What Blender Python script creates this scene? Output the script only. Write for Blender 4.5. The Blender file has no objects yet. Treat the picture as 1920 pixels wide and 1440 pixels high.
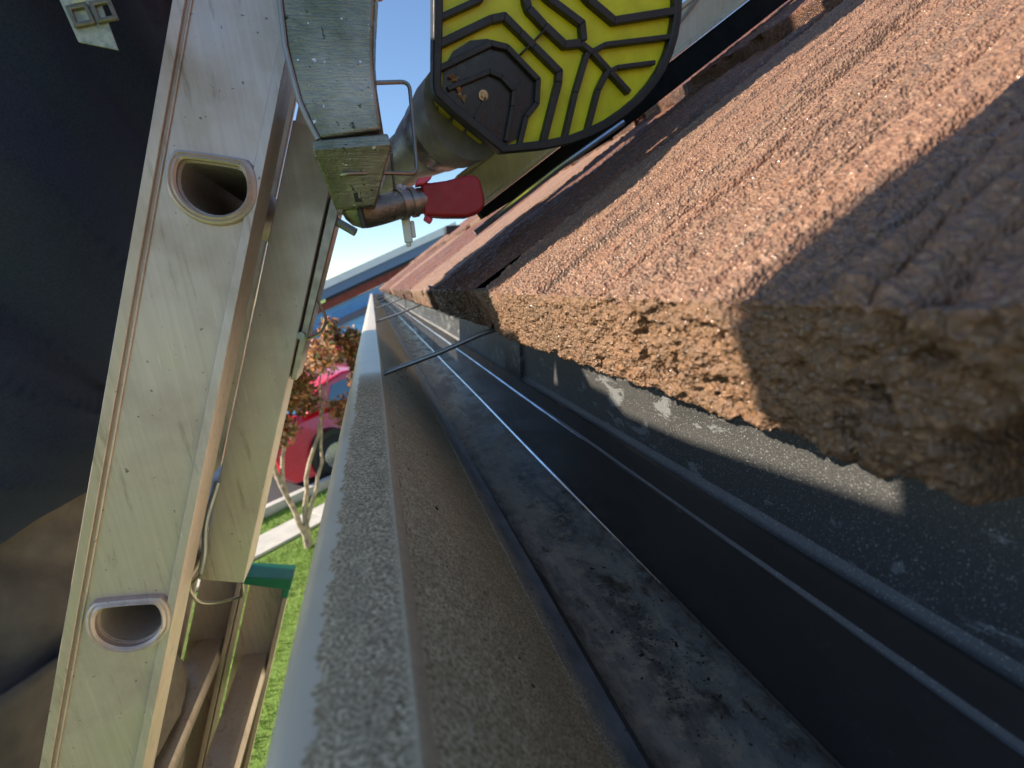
import bpy, bmesh, math, random
import numpy as np
from mathutils import Vector, Matrix
random.seed(7); rng = np.random.default_rng(7)
sc = bpy.context.scene
col = sc.collection
H = 2.7                      # the phone's lens is 2.7 m above the lawn; shapes near the eave are given relative to it

# ------------------------------------------------------------------ camera, sky, sun, exposure
cam = bpy.data.cameras.new('camera'); cam.sensor_width = 36; cam.lens = 16.875
cam.clip_start = .004; cam.clip_end = 400
cam.dof.use_dof = True; cam.dof.focus_distance = .25; cam.dof.aperture_fstop = 15
co = bpy.data.objects.new('camera', cam); col.objects.link(co); sc.camera = co
def nrm(a): a = np.array(a, float); return a/np.linalg.norm(a)
_g = nrm([697-960, 540-720, 900]); _u = np.array([-math.sin(math.radians(9)), -math.cos(math.radians(9)), 0.])
_u = nrm(_u - _g*np.dot(_u, _g)); _r = np.cross(_g, _u); RC = np.array([_r, _g, _u])
m = Matrix.Identity(4)
for i in range(3):
    m[i][0] = RC[i, 0]; m[i][1] = -RC[i, 1]; m[i][2] = -RC[i, 2]
m[2][3] = H
co.matrix_world = m

SUN = nrm([-1, .12, .55])
w = bpy.data.worlds.new('World'); sc.world = w; w.use_nodes = True
nt = w.node_tree; sky = nt.nodes.new('ShaderNodeTexSky'); sky.sky_type = 'NISHITA'; sky.sun_disc = False
sky.sun_elevation = math.asin(SUN[2]); sky.sun_rotation = math.atan2(SUN[0], SUN[1])
sky.air_density = 1.0; sky.dust_density = 0.05; sky.ozone_density = 3.5
nt.links.new(sky.outputs[0], nt.nodes['Background'].inputs[0]); nt.nodes['Background'].inputs[1].default_value = .115
sl = bpy.data.lights.new('sun', 'SUN'); sl.energy = 5.0; sl.angle = math.radians(.5); sl.color = (1, .90, .77)
so = bpy.data.objects.new('sun', sl); col.objects.link(so)
so.rotation_euler = Vector(SUN).to_track_quat('Z', 'Y').to_euler(); so.location = (-10, 20, 8)
sc.view_settings.view_transform = 'Standard'; sc.view_settings.look = 'None'; sc.view_settings.gamma = 1
sc.view_settings.use_curve_mapping = False; sc.view_settings.exposure = 0.95
sc.render.engine = 'CYCLES'; sc.cycles.max_bounces = 8

# ------------------------------------------------------------------ helpers
def tagit(o, label=None, cat=None, group=None, kind=None):
    if label: o['label'] = label
    if cat: o['category'] = cat
    if group: o['group'] = group
    if kind: o['kind'] = kind
    return o
def empty(name, loc, label=None, cat=None, group=None):
    o = bpy.data.objects.new(name, None); col.objects.link(o); o.location = (loc[0], loc[1], loc[2]+H)
    o.empty_display_size = .05
    return tagit(o, label, cat, group)
def wloc(o):
    v = Vector((0, 0, 0))
    while o is not None: v += o.location; o = o.parent
    return v
def obj(name, verts, faces, mat, parent=None, bevel=0, smooth=30, mi=None, rel=True, seg=2, at=None):
    """one mesh object; verts relative to the lens position (or to the ground when rel is False)"""
    V = np.array(verts, float).reshape(-1, 3)
    if rel: V = V + np.array([0, 0, H])
    org = np.array(wloc(parent)) if parent is not None else (np.array(at, float) if at is not None else (V.min(0)+V.max(0))/2)
    if parent is not None:
        base = org
        if at is not None: org = np.array(at, float)
    V = V - org
    me = bpy.data.meshes.new(name); me.from_pydata(V.tolist(), [], [list(map(int, f)) for f in faces]); me.update()
    mats = mat if isinstance(mat, (list, tuple)) else [mat]
    for mm in mats: me.materials.append(mm)
    if mi is not None: me.polygons.foreach_set('material_index', np.array(mi, np.int32))
    bm = bmesh.new(); bm.from_mesh(me); bmesh.ops.recalc_face_normals(bm, faces=bm.faces); bm.to_mesh(me); bm.free()
    if smooth:
        me.shade_smooth(); me.set_sharp_from_angle(angle=math.radians(smooth))
    o = bpy.data.objects.new(name, me); col.objects.link(o)
    if parent is not None:
        o.parent = parent; o.location = Vector(org - base)
    else: o.location = Vector(org)
    if bevel:
        b = o.modifiers.new('bevel', 'BEVEL'); b.width = bevel; b.segments = seg; b.limit_method = 'ANGLE'; b.angle_limit = math.radians(35)
        b.use_clamp_overlap = True
    return o
class M:
    def __init__(s): s.v = []; s.f = []; s.m = []
    def add(s, v, f, m=0):
        n = len(s.v); s.v += [tuple(map(float, p)) for p in v]; s.f += [[i+n for i in q] for q in f]; s.m += [m]*len(f); return s
    def hexa(s, p, m=0):   # 8 points: 4 bottom, 4 top
        return s.add(p, [(0, 3, 2, 1), (4, 5, 6, 7), (0, 1, 5, 4), (1, 2, 6, 5), (2, 3, 7, 6), (3, 0, 4, 7)], m)
    def box(s, a, b, m=0):
        x0, y0, z0 = a; x1, y1, z1 = b
        return s.hexa([(x0, y0, z0), (x1, y0, z0), (x1, y1, z0), (x0, y1, z0), (x0, y0, z1), (x1, y0, z1), (x1, y1, z1), (x0, y1, z1)], m)
    def prism(s, A, B, m=0):  # two loops
        n = len(A); return s.add(list(A)+list(B), [list(range(n))[::-1], [i+n for i in range(n)]]+[(i, (i+1) % n, (i+1) % n+n, i+n) for i in range(n)], m)
    def tube(s, pts, r, seg=10, m=0, cap=True):
        pts = [np.array(p, float) for p in pts]; rr = r if isinstance(r, (list, tuple)) else [r]*len(pts); v = []; f = []
        t0 = nrm(pts[1]-pts[0]); a = nrm(np.cross(t0, [0.3, .5, .81]))
        for i, p in enumerate(pts):
            t = nrm(pts[min(i+1, len(pts)-1)]-pts[max(i-1, 0)]); a = nrm(a - t*np.dot(a, t)); b = np.cross(t, a)
            for k in range(seg):
                th = 2*math.pi*k/seg; v.append(p+rr[i]*(math.cos(th)*a+math.sin(th)*b))
        for i in range(len(pts)-1):
            for k in range(seg): f.append((i*seg+k, i*seg+(k+1) % seg, (i+1)*seg+(k+1) % seg, (i+1)*seg+k))
        if cap: f += [list(range(seg))[::-1], [(len(pts)-1)*seg+k for k in range(seg)]]
        return s.add(v, f, m)
    def mk(s, name, mat, parent=None, **k): return obj(name, s.v, s.f, mat, parent, mi=s.m, **k)
def rounded(pts, r, n=5):
    """round the corners of a 3-D polyline"""
    pts = [np.array(p, float) for p in pts]; out = [pts[0]]
    for i in range(1, len(pts)-1):
        a, b, c = pts[i-1], pts[i], pts[i+1]; d1 = nrm(a-b); d2 = nrm(c-b); q = min(r, np.linalg.norm(a-b)/2.1, np.linalg.norm(c-b)/2.1)
        p0 = b+d1*q; p2 = b+d2*q
        for k in range(n+1):
            t = k/n; out.append((1-t)**2*p0+2*t*(1-t)*b+t*t*p2)
    out.append(pts[-1]); return out
def hsh(ix, iy, seed):
    h = (ix.astype(np.int64)*374761393 + iy.astype(np.int64)*668265263 + seed*974711) & 0x7fffffff
    h = ((h ^ (h >> 13))*1274126177) & 0x7fffffff
    h = (h ^ (h >> 16)) & 0xffffff
    return h/float(0xffffff)
def vn(x, y, seed=0):
    ix = np.floor(x); iy = np.floor(y); fx = x-ix; fy = y-iy; fx = fx*fx*(3-2*fx); fy = fy*fy*(3-2*fy)
    a = hsh(ix, iy, seed); b = hsh(ix+1, iy, seed); c = hsh(ix, iy+1, seed); d = hsh(ix+1, iy+1, seed)
    return (a*(1-fx)+b*fx)*(1-fy)+(c*(1-fx)+d*fx)*fy*1.0 - .5
def fbm(x, y, seed=0, o=4, g=.5):
    r = 0; a = 1
    for i in range(o): r = r+a*vn(x*2**i+i*17.3, y*2**i+i*9.1, seed+i*31); a *= g
    return r

# ------------------------------------------------------------------ materials
class Nodes:
    def __init__(s, name):
        s.mat = bpy.data.materials.new(name); s.mat.use_nodes = True; s.t = s.mat.node_tree
        s.b = s.t.nodes['Principled BSDF']; s.tc = None; s.maps = {}
    def n(s, typ, **k):
        nd = s.t.nodes.new(typ)
        for a, b in k.items(): setattr(nd, a, b)
        return nd
    def l(s, a, b): s.t.links.new(a, b)
    def co(s, scale=(1, 1, 1), rot=(0, 0, 0), src='Object'):
        if s.tc is None: s.tc = s.n('ShaderNodeTexCoord')
        mp = s.n('ShaderNodeMapping'); mp.inputs['Scale'].default_value = scale; mp.inputs['Rotation'].default_value = rot
        s.l(s.tc.outputs[src], mp.inputs['Vector']); return mp.outputs[0]
    def noise(s, scale, vec=None, detail=4, rough=.55, dist=0):
        nd = s.n('ShaderNodeTexNoise'); nd.inputs['Scale'].default_value = scale; nd.inputs['Detail'].default_value = detail
        nd.inputs['Roughness'].default_value = rough; nd.inputs['Distortion'].default_value = dist
        s.l(vec if vec is not None else s.co(), nd.inputs['Vector']); return nd.outputs['Fac']
    def ramp(s, fac, stops, interp='LINEAR'):
        nd = s.n('ShaderNodeValToRGB'); nd.color_ramp.interpolation = interp; e = nd.color_ramp.elements
        while len(e) < len(stops): e.new(.5)
        for i, (p, c) in enumerate(stops):
            e[i].position = p; e[i].color = (c, c, c, 1) if isinstance(c, (int, float)) else (*c, 1)
        s.l(fac, nd.inputs[0]); return nd.outputs[0]
    def mix(s, fac, a, b, mode='MIX'):
        nd = s.n('ShaderNodeMix', data_type='RGBA', blend_type=mode)
        for v, k in ((fac, 0), (a, 6), (b, 7)):
            if isinstance(v, (int, float)): nd.inputs[k].default_value = v if k == 0 else (v, v, v, 1)
            elif isinstance(v, tuple): nd.inputs[k].default_value = (*v, 1)
            else: s.l(v, nd.inputs[k])
        return nd.outputs[2]
    def math(s, op, a, b=0.):
        nd = s.n('ShaderNodeMath', operation=op)
        for i, v in enumerate((a, b)):
            if isinstance(v, (int, float)): nd.inputs[i].default_value = v
            else: s.l(v, nd.inputs[i])
        return nd.outputs[0]
    def setv(s, name, v):
        if isinstance(v, (int, float)): s.b.inputs[name].default_value = v
        elif isinstance(v, tuple): s.b.inputs[name].default_value = (*v, 1)
        else: s.l(v, s.b.inputs[name])
        return s
    def bump(s, h, strength=.3, dist=.001):
        nd = s.n('ShaderNodeBump'); nd.inputs['Strength'].default_value = strength; nd.inputs['Distance'].default_value = dist
        s.l(h, nd.inputs['Height']); s.l(nd.outputs[0], s.b.inputs['Normal']); return s
def simple(name, c, rough=.5, metal=0., var=.15, scale=30, bump=0, bscale=None, spec=None, coat=0, bd=.001):
    s = Nodes(name); f = s.noise(scale)
    d = tuple(x*(1-var) for x in c); l = tuple(min(1, x*(1+var)) for x in c)
    s.setv('Base Color', s.ramp(f, [(.3, d), (.7, l)])).setv('Roughness', s.ramp(s.noise(scale*2.3), [(.3, max(0, rough-.08)), (.7, min(1, rough+.1))])).setv('Metallic', float(metal))
    if bump: s.bump(s.noise(bscale or scale*4), bump, bd)
    if spec is not None: s.setv('Specular IOR Level', spec)
    if coat: s.setv('Coat Weight', coat).setv('Coat Roughness', .05)
    return s.mat

def mat_ladder(name, base=(.62, .49, .45), rough=.40):
    s = Nodes(name)
    streak = s.noise(1, s.co((300, 300, 7), (0, math.radians(21.6), 0)), 5, .6)
    blot = s.noise(16, None, 6, .65); spots = s.noise(250, None, 2, .5); big = s.noise(5, None, 3, .5)
    scr = s.noise(1, s.co((700, 700, 22), (0, math.radians(35), 0)), 2, .5); drip = s.noise(1, s.co((130, 130, 16), (0, math.radians(21.6), 0)), 4, .65)
    c = s.mix(s.ramp(streak, [(.3, 0.), (.75, 1.)]), tuple(x*.88 for x in base), tuple(min(1, x*1.08) for x in base))
    c = s.mix(s.ramp(blot, [(.48, 0.), (.72, .55)]), c, tuple(x*k for x, k in zip(base, (.66, .60, .52))))
    c = s.mix(s.ramp(big, [(.4, 0.), (.7, .40)]), c, (.46, .35, .25))
    c = s.mix(s.ramp(drip, [(.60, 0.), (.72, .5)]), c, (.20, .15, .10))
    c = s.mix(s.ramp(scr, [(.70, 0.), (.74, .55)]), c, (.72, .70, .66))
    c = s.mix(s.ramp(spots, [(.71, 0.), (.75, .75)]), c, (.09, .07, .05))
    s.setv('Base Color', c).setv('Metallic', .55).setv('Roughness', s.ramp(blot, [(.3, rough-.06), (.7, rough+.22)]))
    s.bump(s.mix(.6, s.mix(.5, streak, scr), s.noise(35, None, 3)), .16, .0012)
    return s.mat
m_ladder = mat_ladder('ladder_aluminium')
m_ladder2 = mat_ladder('ladder_aluminium_dull', (.58, .50, .45), .42)
def mat_cast():
    s = Nodes('scratched_aluminium')
    sc1 = s.noise(1, s.co((90, 90, 900)), 3, .6); pit = s.noise(150, None, 3, .6, .4); bl = s.noise(22, None, 4)
    c = s.mix(s.ramp(bl, [(.35, 0.), (.65, 1.)]), (.17, .17, .115), (.42, .385, .32))
    c = s.mix(s.ramp(pit, [(.64, 0.), (.67, .9)]), c, (.05, .05, .045))
    c = s.mix(s.ramp(s.noise(170, s.co((1, 1, 1), (1, 2, 0)), 2), [(.70, 0.), (.73, .8)]), c, (.85, .83, .78))
    s.setv('Base Color', c).setv('Metallic', .8).setv('Roughness', s.ramp(sc1, [(.3, .26), (.7, .5)]))
    s.bump(s.mix(.45, s.mix(.5, sc1, s.noise(120, None, 4, .7)), pit), .9, .0016); return s.mat
m_cast = mat_cast()
def mat_tile(front=False):
    s = Nodes('concrete_tile_core' if front else 'concrete_roof_tile'); inf = s.n('ShaderNodeObjectInfo')
    # object axes of a tile: x runs out from the eave, y along the eave
    strk = s.noise(1, s.co((8, 260, 8)), 5, .62, .1)
    vo = s.n('ShaderNodeTexVoronoi'); vo.inputs['Scale'].default_value = 780; s.l(s.co(), vo.inputs['Vector'])
    vd = vo.outputs['Distance']; vc = s.n('ShaderNodeSeparateColor'); s.l(vo.outputs['Color'], vc.inputs[0])
    strk2 = s.noise(1, s.co((3, 46, 3)), 4, .6, .4)
    grain = s.noise(1000, None, 2, .7); grn2 = s.noise(430, None, 3, .65); blot = s.noise(26, None, 5, .6)
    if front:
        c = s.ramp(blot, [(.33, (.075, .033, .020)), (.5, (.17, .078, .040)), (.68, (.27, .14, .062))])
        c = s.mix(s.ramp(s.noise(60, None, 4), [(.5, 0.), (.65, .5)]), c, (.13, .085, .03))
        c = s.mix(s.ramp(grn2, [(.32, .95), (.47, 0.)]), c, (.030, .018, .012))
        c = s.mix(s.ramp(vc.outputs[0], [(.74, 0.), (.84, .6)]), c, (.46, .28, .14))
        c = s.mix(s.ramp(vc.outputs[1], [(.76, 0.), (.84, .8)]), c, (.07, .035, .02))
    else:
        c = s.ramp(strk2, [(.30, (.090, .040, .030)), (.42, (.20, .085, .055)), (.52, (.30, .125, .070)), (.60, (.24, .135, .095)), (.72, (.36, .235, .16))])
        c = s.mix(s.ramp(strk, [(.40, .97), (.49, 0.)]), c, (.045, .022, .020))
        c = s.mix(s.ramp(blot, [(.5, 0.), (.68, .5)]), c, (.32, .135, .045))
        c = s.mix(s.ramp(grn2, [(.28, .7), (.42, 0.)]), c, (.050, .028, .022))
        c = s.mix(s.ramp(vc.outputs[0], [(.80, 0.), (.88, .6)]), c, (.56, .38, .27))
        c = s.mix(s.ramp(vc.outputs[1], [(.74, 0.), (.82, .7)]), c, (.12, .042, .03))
    c = s.mix(s.math('MULTIPLY', s.ramp(inf.outputs['Random'], [(.35, 0.), (.8, 1.)]), .45), c, (.62, .50, .36))
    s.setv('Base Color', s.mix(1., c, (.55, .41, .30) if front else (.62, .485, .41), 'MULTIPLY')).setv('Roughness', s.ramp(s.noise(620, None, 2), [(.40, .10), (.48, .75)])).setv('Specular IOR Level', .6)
    s.bump(s.mix(.6, s.mix(.5, vd, grain, 'SUBTRACT'), s.mix(.65, grn2, strk)), 1., .0020); return s.mat
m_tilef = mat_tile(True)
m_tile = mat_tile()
def mat_gut_lip():
    s = Nodes('gutter_lip_enamel')
    xyz = s.n('ShaderNodeSeparateXYZ'); s.l(s.co(), xyz.inputs[0])
    # object origin sits at the outer edge of the lip: x grows towards the roof
    jag = s.noise(1, s.co((45, 210, 40), (0, 0, math.radians(28))), 5, .72, .3)
    jag2 = s.noise(1, s.co((8, 9, 8)), 2, .5)
    e = s.math('ADD', xyz.outputs[0], s.math('MULTIPLY', s.math('SUBTRACT', jag, .5), .0085))
    e = s.math('ADD', e, s.math('MULTIPLY', s.math('SUBTRACT', jag2, .5), .006))
    edge = s.ramp(s.math('MULTIPLY', e, 40), [(.185, 0.), (.205, 1.)])
    fary = s.ramp(s.math('MULTIPLY', xyz.outputs[1], 1.), [(.30, 1.), (.36, 0.)])
    edge = s.math('MULTIPLY', edge, fary)
    gr = s.noise(1500, None, 3, .7); gr2 = s.noise(260, None, 4, .6)
    dust = s.ramp(gr, [(.38, (.15, .095, .045)), (.5, (.56, .38, .205)), (.60, (.95, .72, .44))])
    dust = s.mix(s.ramp(gr2, [(.4, .45), (.6, 0.)]), dust, (.30, .21, .125))
    clean = s.ramp(s.noise(40), [(.3, (.58, .45, .31)), (.7, (.68, .54, .38))])
    c = s.mix(edge, clean, dust)
    rim = s.ramp(s.math('MULTIPLY', xyz.outputs[0], 40), [(.72, 0.), (.77, 1.)])
    c = s.mix(s.math('MULTIPLY', rim, s.ramp(gr2, [(.3, .6), (.7, 1.)])), c, (.66, .50, .30))
    s.setv('Base Color', c).setv('Roughness', s.mix(edge, .30, .95)).setv('Specular IOR Level', s.mix(edge, .5, .15))
    s.bump(s.mix(edge, s.noise(25), gr), .35, .0005); return s.mat
def mat_gut_wall():
    s = Nodes('gutter_wall_dusty')
    gr = s.noise(1050, None, 2, .8); gr2 = s.noise(140, None, 4, .6); big = s.noise(9, s.co((1, .35, 1)), 4, .6)
    c = s.ramp(gr, [(.38, (.26, .18, .08)), (.5, (.68, .52, .27)), (.60, (.90, .78, .50))])
    c = s.mix(s.ramp(gr2, [(.42, .3), (.6, 0.)]), c, (.30, .21, .11))
    c = s.mix(s.ramp(big, [(.5, 0.), (.72, .55)]), c, (.55, .36, .14))
    c = s.mix(s.ramp(s.noise(42, None, 2), [(.73, 0.), (.76, .9)]), c, (.02, .016, .012))
    s.setv('Base Color', c).setv('Roughness', .62).setv('Specular IOR Level', .5)
    s.bump(gr, .4, .0005); return s.mat
def mat_gut_clean():
    s = Nodes('gutter_wall_wiped'); xyz = s.n('ShaderNodeSeparateXYZ'); s.l(s.co(), xyz.inputs[0])
    c = s.ramp(s.noise(60, None, 5, .6), [(.3, (.13, .135, .13)), (.7, (.27, .27, .25))])
    e = s.math('ADD', s.math('MULTIPLY', xyz.outputs[0], 10.), s.math('MULTIPLY', s.noise(1, s.co((120, 60, 120)), 5, .7), .18))
    dg = s.noise(1500, None, 2, .8); dust = s.ramp(dg, [(.37, (.22, .16, .09)), (.5, (.46, .36, .22)), (.60, (.8, .68, .48))])
    c = s.mix(s.ramp(e, [(.76, 1.), (.83, 0.)]), c, dust)
    c = s.mix(s.ramp(s.noise(190, None, 2), [(.68, 0.), (.72, .9)]), c, (.02, .02, .02))
    s.setv('Base Color', c).setv('Roughness', .33).setv('Specular IOR Level', .6).bump(s.noise(700), .2, .0004); return s.mat
def mat_gut_floor():
    s = Nodes('gutter_floor_muddy')
    xyz = s.n('ShaderNodeSeparateXYZ'); s.l(s.co(), xyz.inputs[0])
    m1 = s.noise(1, s.co((34, 11, 20)), 6, .68, .5); m2 = s.noise(520, None, 4, .7); m3 = s.noise(70, s.co((1, .6, 1)), 6, .7); m4 = s.noise(150, None, 5, .75)
    c = s.ramp(m1, [(.34, (.085, .092, .095)), (.47, (.22, .225, .22)), (.57, (.34, .335, .31)), (.66, (.52, .49, .42))])
    c = s.mix(s.ramp(m4, [(.50, 0.), (.60, .7)]), c, (.44, .40, .32))
    c = s.mix(s.ramp(m3, [(.54, 0.), (.64, .8)]), c, (.055, .042, .028))
    c = s.mix(s.ramp(m2, [(.64, 0.), (.68, .8)]), c, (.03, .018, .012))
    mud = s.math('ADD', s.math('MULTIPLY', xyz.outputs[0], 10.), s.math('MULTIPLY', m3, .22))
    c = s.mix(s.ramp(mud, [(.88, 1.), (.99, 0.)]), c, (.016, .012, .009))
    bk = s.math('ADD', s.math('MULTIPLY', xyz.outputs[0], 10.), s.math('MULTIPLY', m4, .30))
    c = s.mix(s.math('MULTIPLY', s.math('GREATER_THAN', bk, 1.), s.ramp(s.math('SUBTRACT', bk, .9), [(.48, 0.), (.56, .85)])), c, (.04, .026, .016))
    s.setv('Base Color', s.mix(1., c, (1., .88, .72), 'MULTIPLY')).setv('Roughness', s.ramp(m1, [(.46, .09), (.60, .5)])).setv('Specular IOR Level', .6)
    s.bump(s.mix(.5, m4, m3), .5, .0016); return s.mat
def mat_dark_steel(name, base=(.028, .032, .036), rough=.26, patch=False, sparkle=.0):
    s = Nodes(name); n1 = s.noise(13, s.co((1, .5, 1)), 5, .6)
    c = s.ramp(n1, [(.3, tuple(x*.75 for x in base)), (.7, tuple(x*1.5 for x in base))])
    r = s.ramp(n1, [(.3, rough-.05), (.7, rough+.12)])
    if patch:
        p = s.noise(1, s.co((30, 30, 66), (math.radians(38), 0, 0)), 6, .7, .5); pp = s.ramp(p, [(.565, 0.), (.59, 1.)])
        c = s.mix(pp, c, (.15, .15, .14)); 
    if sparkle:
        sp = s.noise(1900, None, 2, .6); k = s.ramp(sp, [(.62, 0.), (.70, sparkle)]); c = s.mix(k, c, (.55, .54, .48)); s.bump(sp, .6, .0006)
    else: s.bump(s.noise(300), .12, .0005)
    s.setv('Base Color', c).setv('Roughness', r).setv('Specular IOR Level', .55); return s.mat
m_lip, m_wall, m_clean, m_floor = mat_gut_lip(), mat_gut_wall(), mat_gut_clean(), mat_gut_floor()
m_back = mat_dark_steel('gutter_back_enamel', (.046, .042, .036), .20)
m_flash = mat_dark_steel('flashing_spotted', (.036, .034, .030), .42, True, .6)
m_band = mat_dark_steel('flashing_granular', (.16, .15, .135), .6, False, 1.)
m_seam = simple('wet_gleam_metal', (.75, .80, .88), .16, .9, .2, 60)
m_dullseam = simple('dull_brown_seam', (.10, .075, .05), .7, 0, .4, 300)
m_seam2 = simple('blue_gleam_metal', (.45, .52, .64), .2, .8, .3, 40)
m_matte = simple('matte_black_shade', (.012, .012, .012), .95, 0, .25, 80, spec=.1)
m_black = simple('black_rubber', (.022, .022, .022), .5, 0, .25, 80, .3, 500, bd=.0005)
m_blackp = simple('black_plastic', (.012, .013, .017), .3, 0, .3, 60)
m_yel = simple('yellow_rubber', (.66, .63, .010), .42, 0, .16, 45, .15, 400, bd=.0004)
m_red = simple('red_rubber', (.36, .018, .02), .5, 0, .12, 60, .2, 500, bd=.0005)
m_pink = simple('pink_plastic_tie', (.8, .10, .16), .4)
m_white = simple('white_plastic', (.8, .8, .78), .4, 0, .05)
m_galv = simple('galvanised_tube', (.33, .335, .335), .42, .6, .12, 50, .1)
m_ring = simple('grey_ring', (.28, .275, .265), .5, .3, .2, 60)
m_steelw = simple('steel_wire', (.34, .31, .26), .35, .9, .15, 90)
m_bronze = simple('bronze_coupling', (.38, .33, .28), .4, .8, .2, 70)
m_brass = simple('brass_bolt', (.48, .34, .18), .4, .8, .2, 300)
m_green = simple('green_plastic', (.012, .17, .09), .35, 0, .12, 50)
m_leaf = simple('dry_leaf', (.42, .22, .10), .6, 0, .25, 200)
m_beige = mat_ladder('rail_aluminium_beige', (.60, .56, .42), .5)

# ------------------------------------------------------------------ ground, street, sky is the world
dD = np.array([.77, .64]); dD /= np.linalg.norm(dD); nD = np.array([-dD[1], dD[0]])
def st(a, o, z=0.): p = dD*a+nD*o; return (p[0], p[1], z)
def strip(o0, o1, z, a0=-60, a1=120, n=60):
    v = []; f = []
    for i in range(n+1):
        a = a0+(a1-a0)*i/n; v += [st(a, o0, z), st(a, o1, z)]
    for i in range(n): f.append((2*i, 2*i+2, 2*i+3, 2*i+1))
    return v, f
def mat_grass():
    s = Nodes('lawn_grass'); a = s.noise(9, None, 6, .7); b = s.noise(60, None, 4, .7); g = s.noise(1.1, None, 3)
    c = s.ramp(b, [(.3, (.07, .11, .015)), (.52, (.15, .25, .03)), (.7, (.28, .36, .07))])
    c = s.mix(s.ramp(a, [(.5, 0.), (.7, .7)]), c, (.27, .33, .06)); c = s.mix(s.ramp(g, [(.45, 0.), (.65, .5)]), c, (.16, .28, .03))
    s.setv('Base Color', c).setv('Roughness', .8).bump(b, .9, .02); return s.mat
m_grass = mat_grass()
R0 = 220
g = obj('ground', [(-R0, -R0, 0), (R0, -R0, 0), (R0, R0, 0), (-R0, R0, 0)], [(0, 1, 2, 3)], m_grass, rel=False, smooth=0); tagit(g, kind='structure')
m_conc = simple('concrete_pale', (.52, .49, .42), .85, 0, .12, 6, .3, 90, bd=.004)
m_asph = simple('asphalt', (.055, .055, .058), .9, 0, .2, 30, .5, 300, bd=.004)
mm = M()
for a in np.arange(-30, 60, 1.5):   # sidewalk slabs with joints
    q = [st(a+.008, 5.08, .0), st(a+1.492, 5.08, .0), st(a+1.492, 5.50, .0), st(a+.008, 5.50, .0)]
    mm.hexa([(*p[:2], -.02) for p in q]+[(*p[:2], .03) for p in q])
sw = mm.mk('sidewalk', m_conc, rel=False, bevel=.004, smooth=0); tagit(sw, kind='structure')
v, f = strip(6.06, 13.5, .004); rd = obj('road', v, f, m_asph, rel=False, smooth=0); tagit(rd, kind='structure')
mm = M()
for a in np.arange(-30, 60, 3.):
    for o0, o1 in ((5.94, 6.06), (13.5, 13.7)):
        q = [st(a+.006, o0), st(a+2.994, o0), st(a+2.994, o1), st(a+.006, o1)]
        mm.hexa([(*p[:2], -.02) for p in q]+[(*p[:2], .12) for p in q])
kb = mm.mk('kerb', m_conc, rel=False, bevel=.01, smooth=0); tagit(kb, kind='structure')
# grass blades in the part of the lawn that can be seen
bv = []; bf = []
N = 42000
px = rng.uniform(-4.2, .3, N); py = 1.2+(rng.random(N)**1.0)*6.6
for x, y in zip(px, py):
    o = x*nD[0]+y*nD[1]
    if 5.03 < o < 5.56 or o > 5.93: continue
    h = random.uniform(.025, .06); a = random.uniform(0, 6.28); wd = .004; lx = random.uniform(-.02, .02); ly = random.uniform(-.02, .02)
    k = len(bv); bv += [(x-wd*math.cos(a), y-wd*math.sin(a), 0), (x+wd*math.cos(a), y+wd*math.sin(a), 0), (x+lx, y+ly, h)]; bf.append((k, k+1, k+2))
m_blade = simple('grass_blade', (.19, .30, .045), .6, 0, .5, 3)
gb = obj('grass', bv, bf, m_blade, rel=False, smooth=0); tagit(gb, 'short bright green lawn grass', 'grass', kind='stuff')

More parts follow.
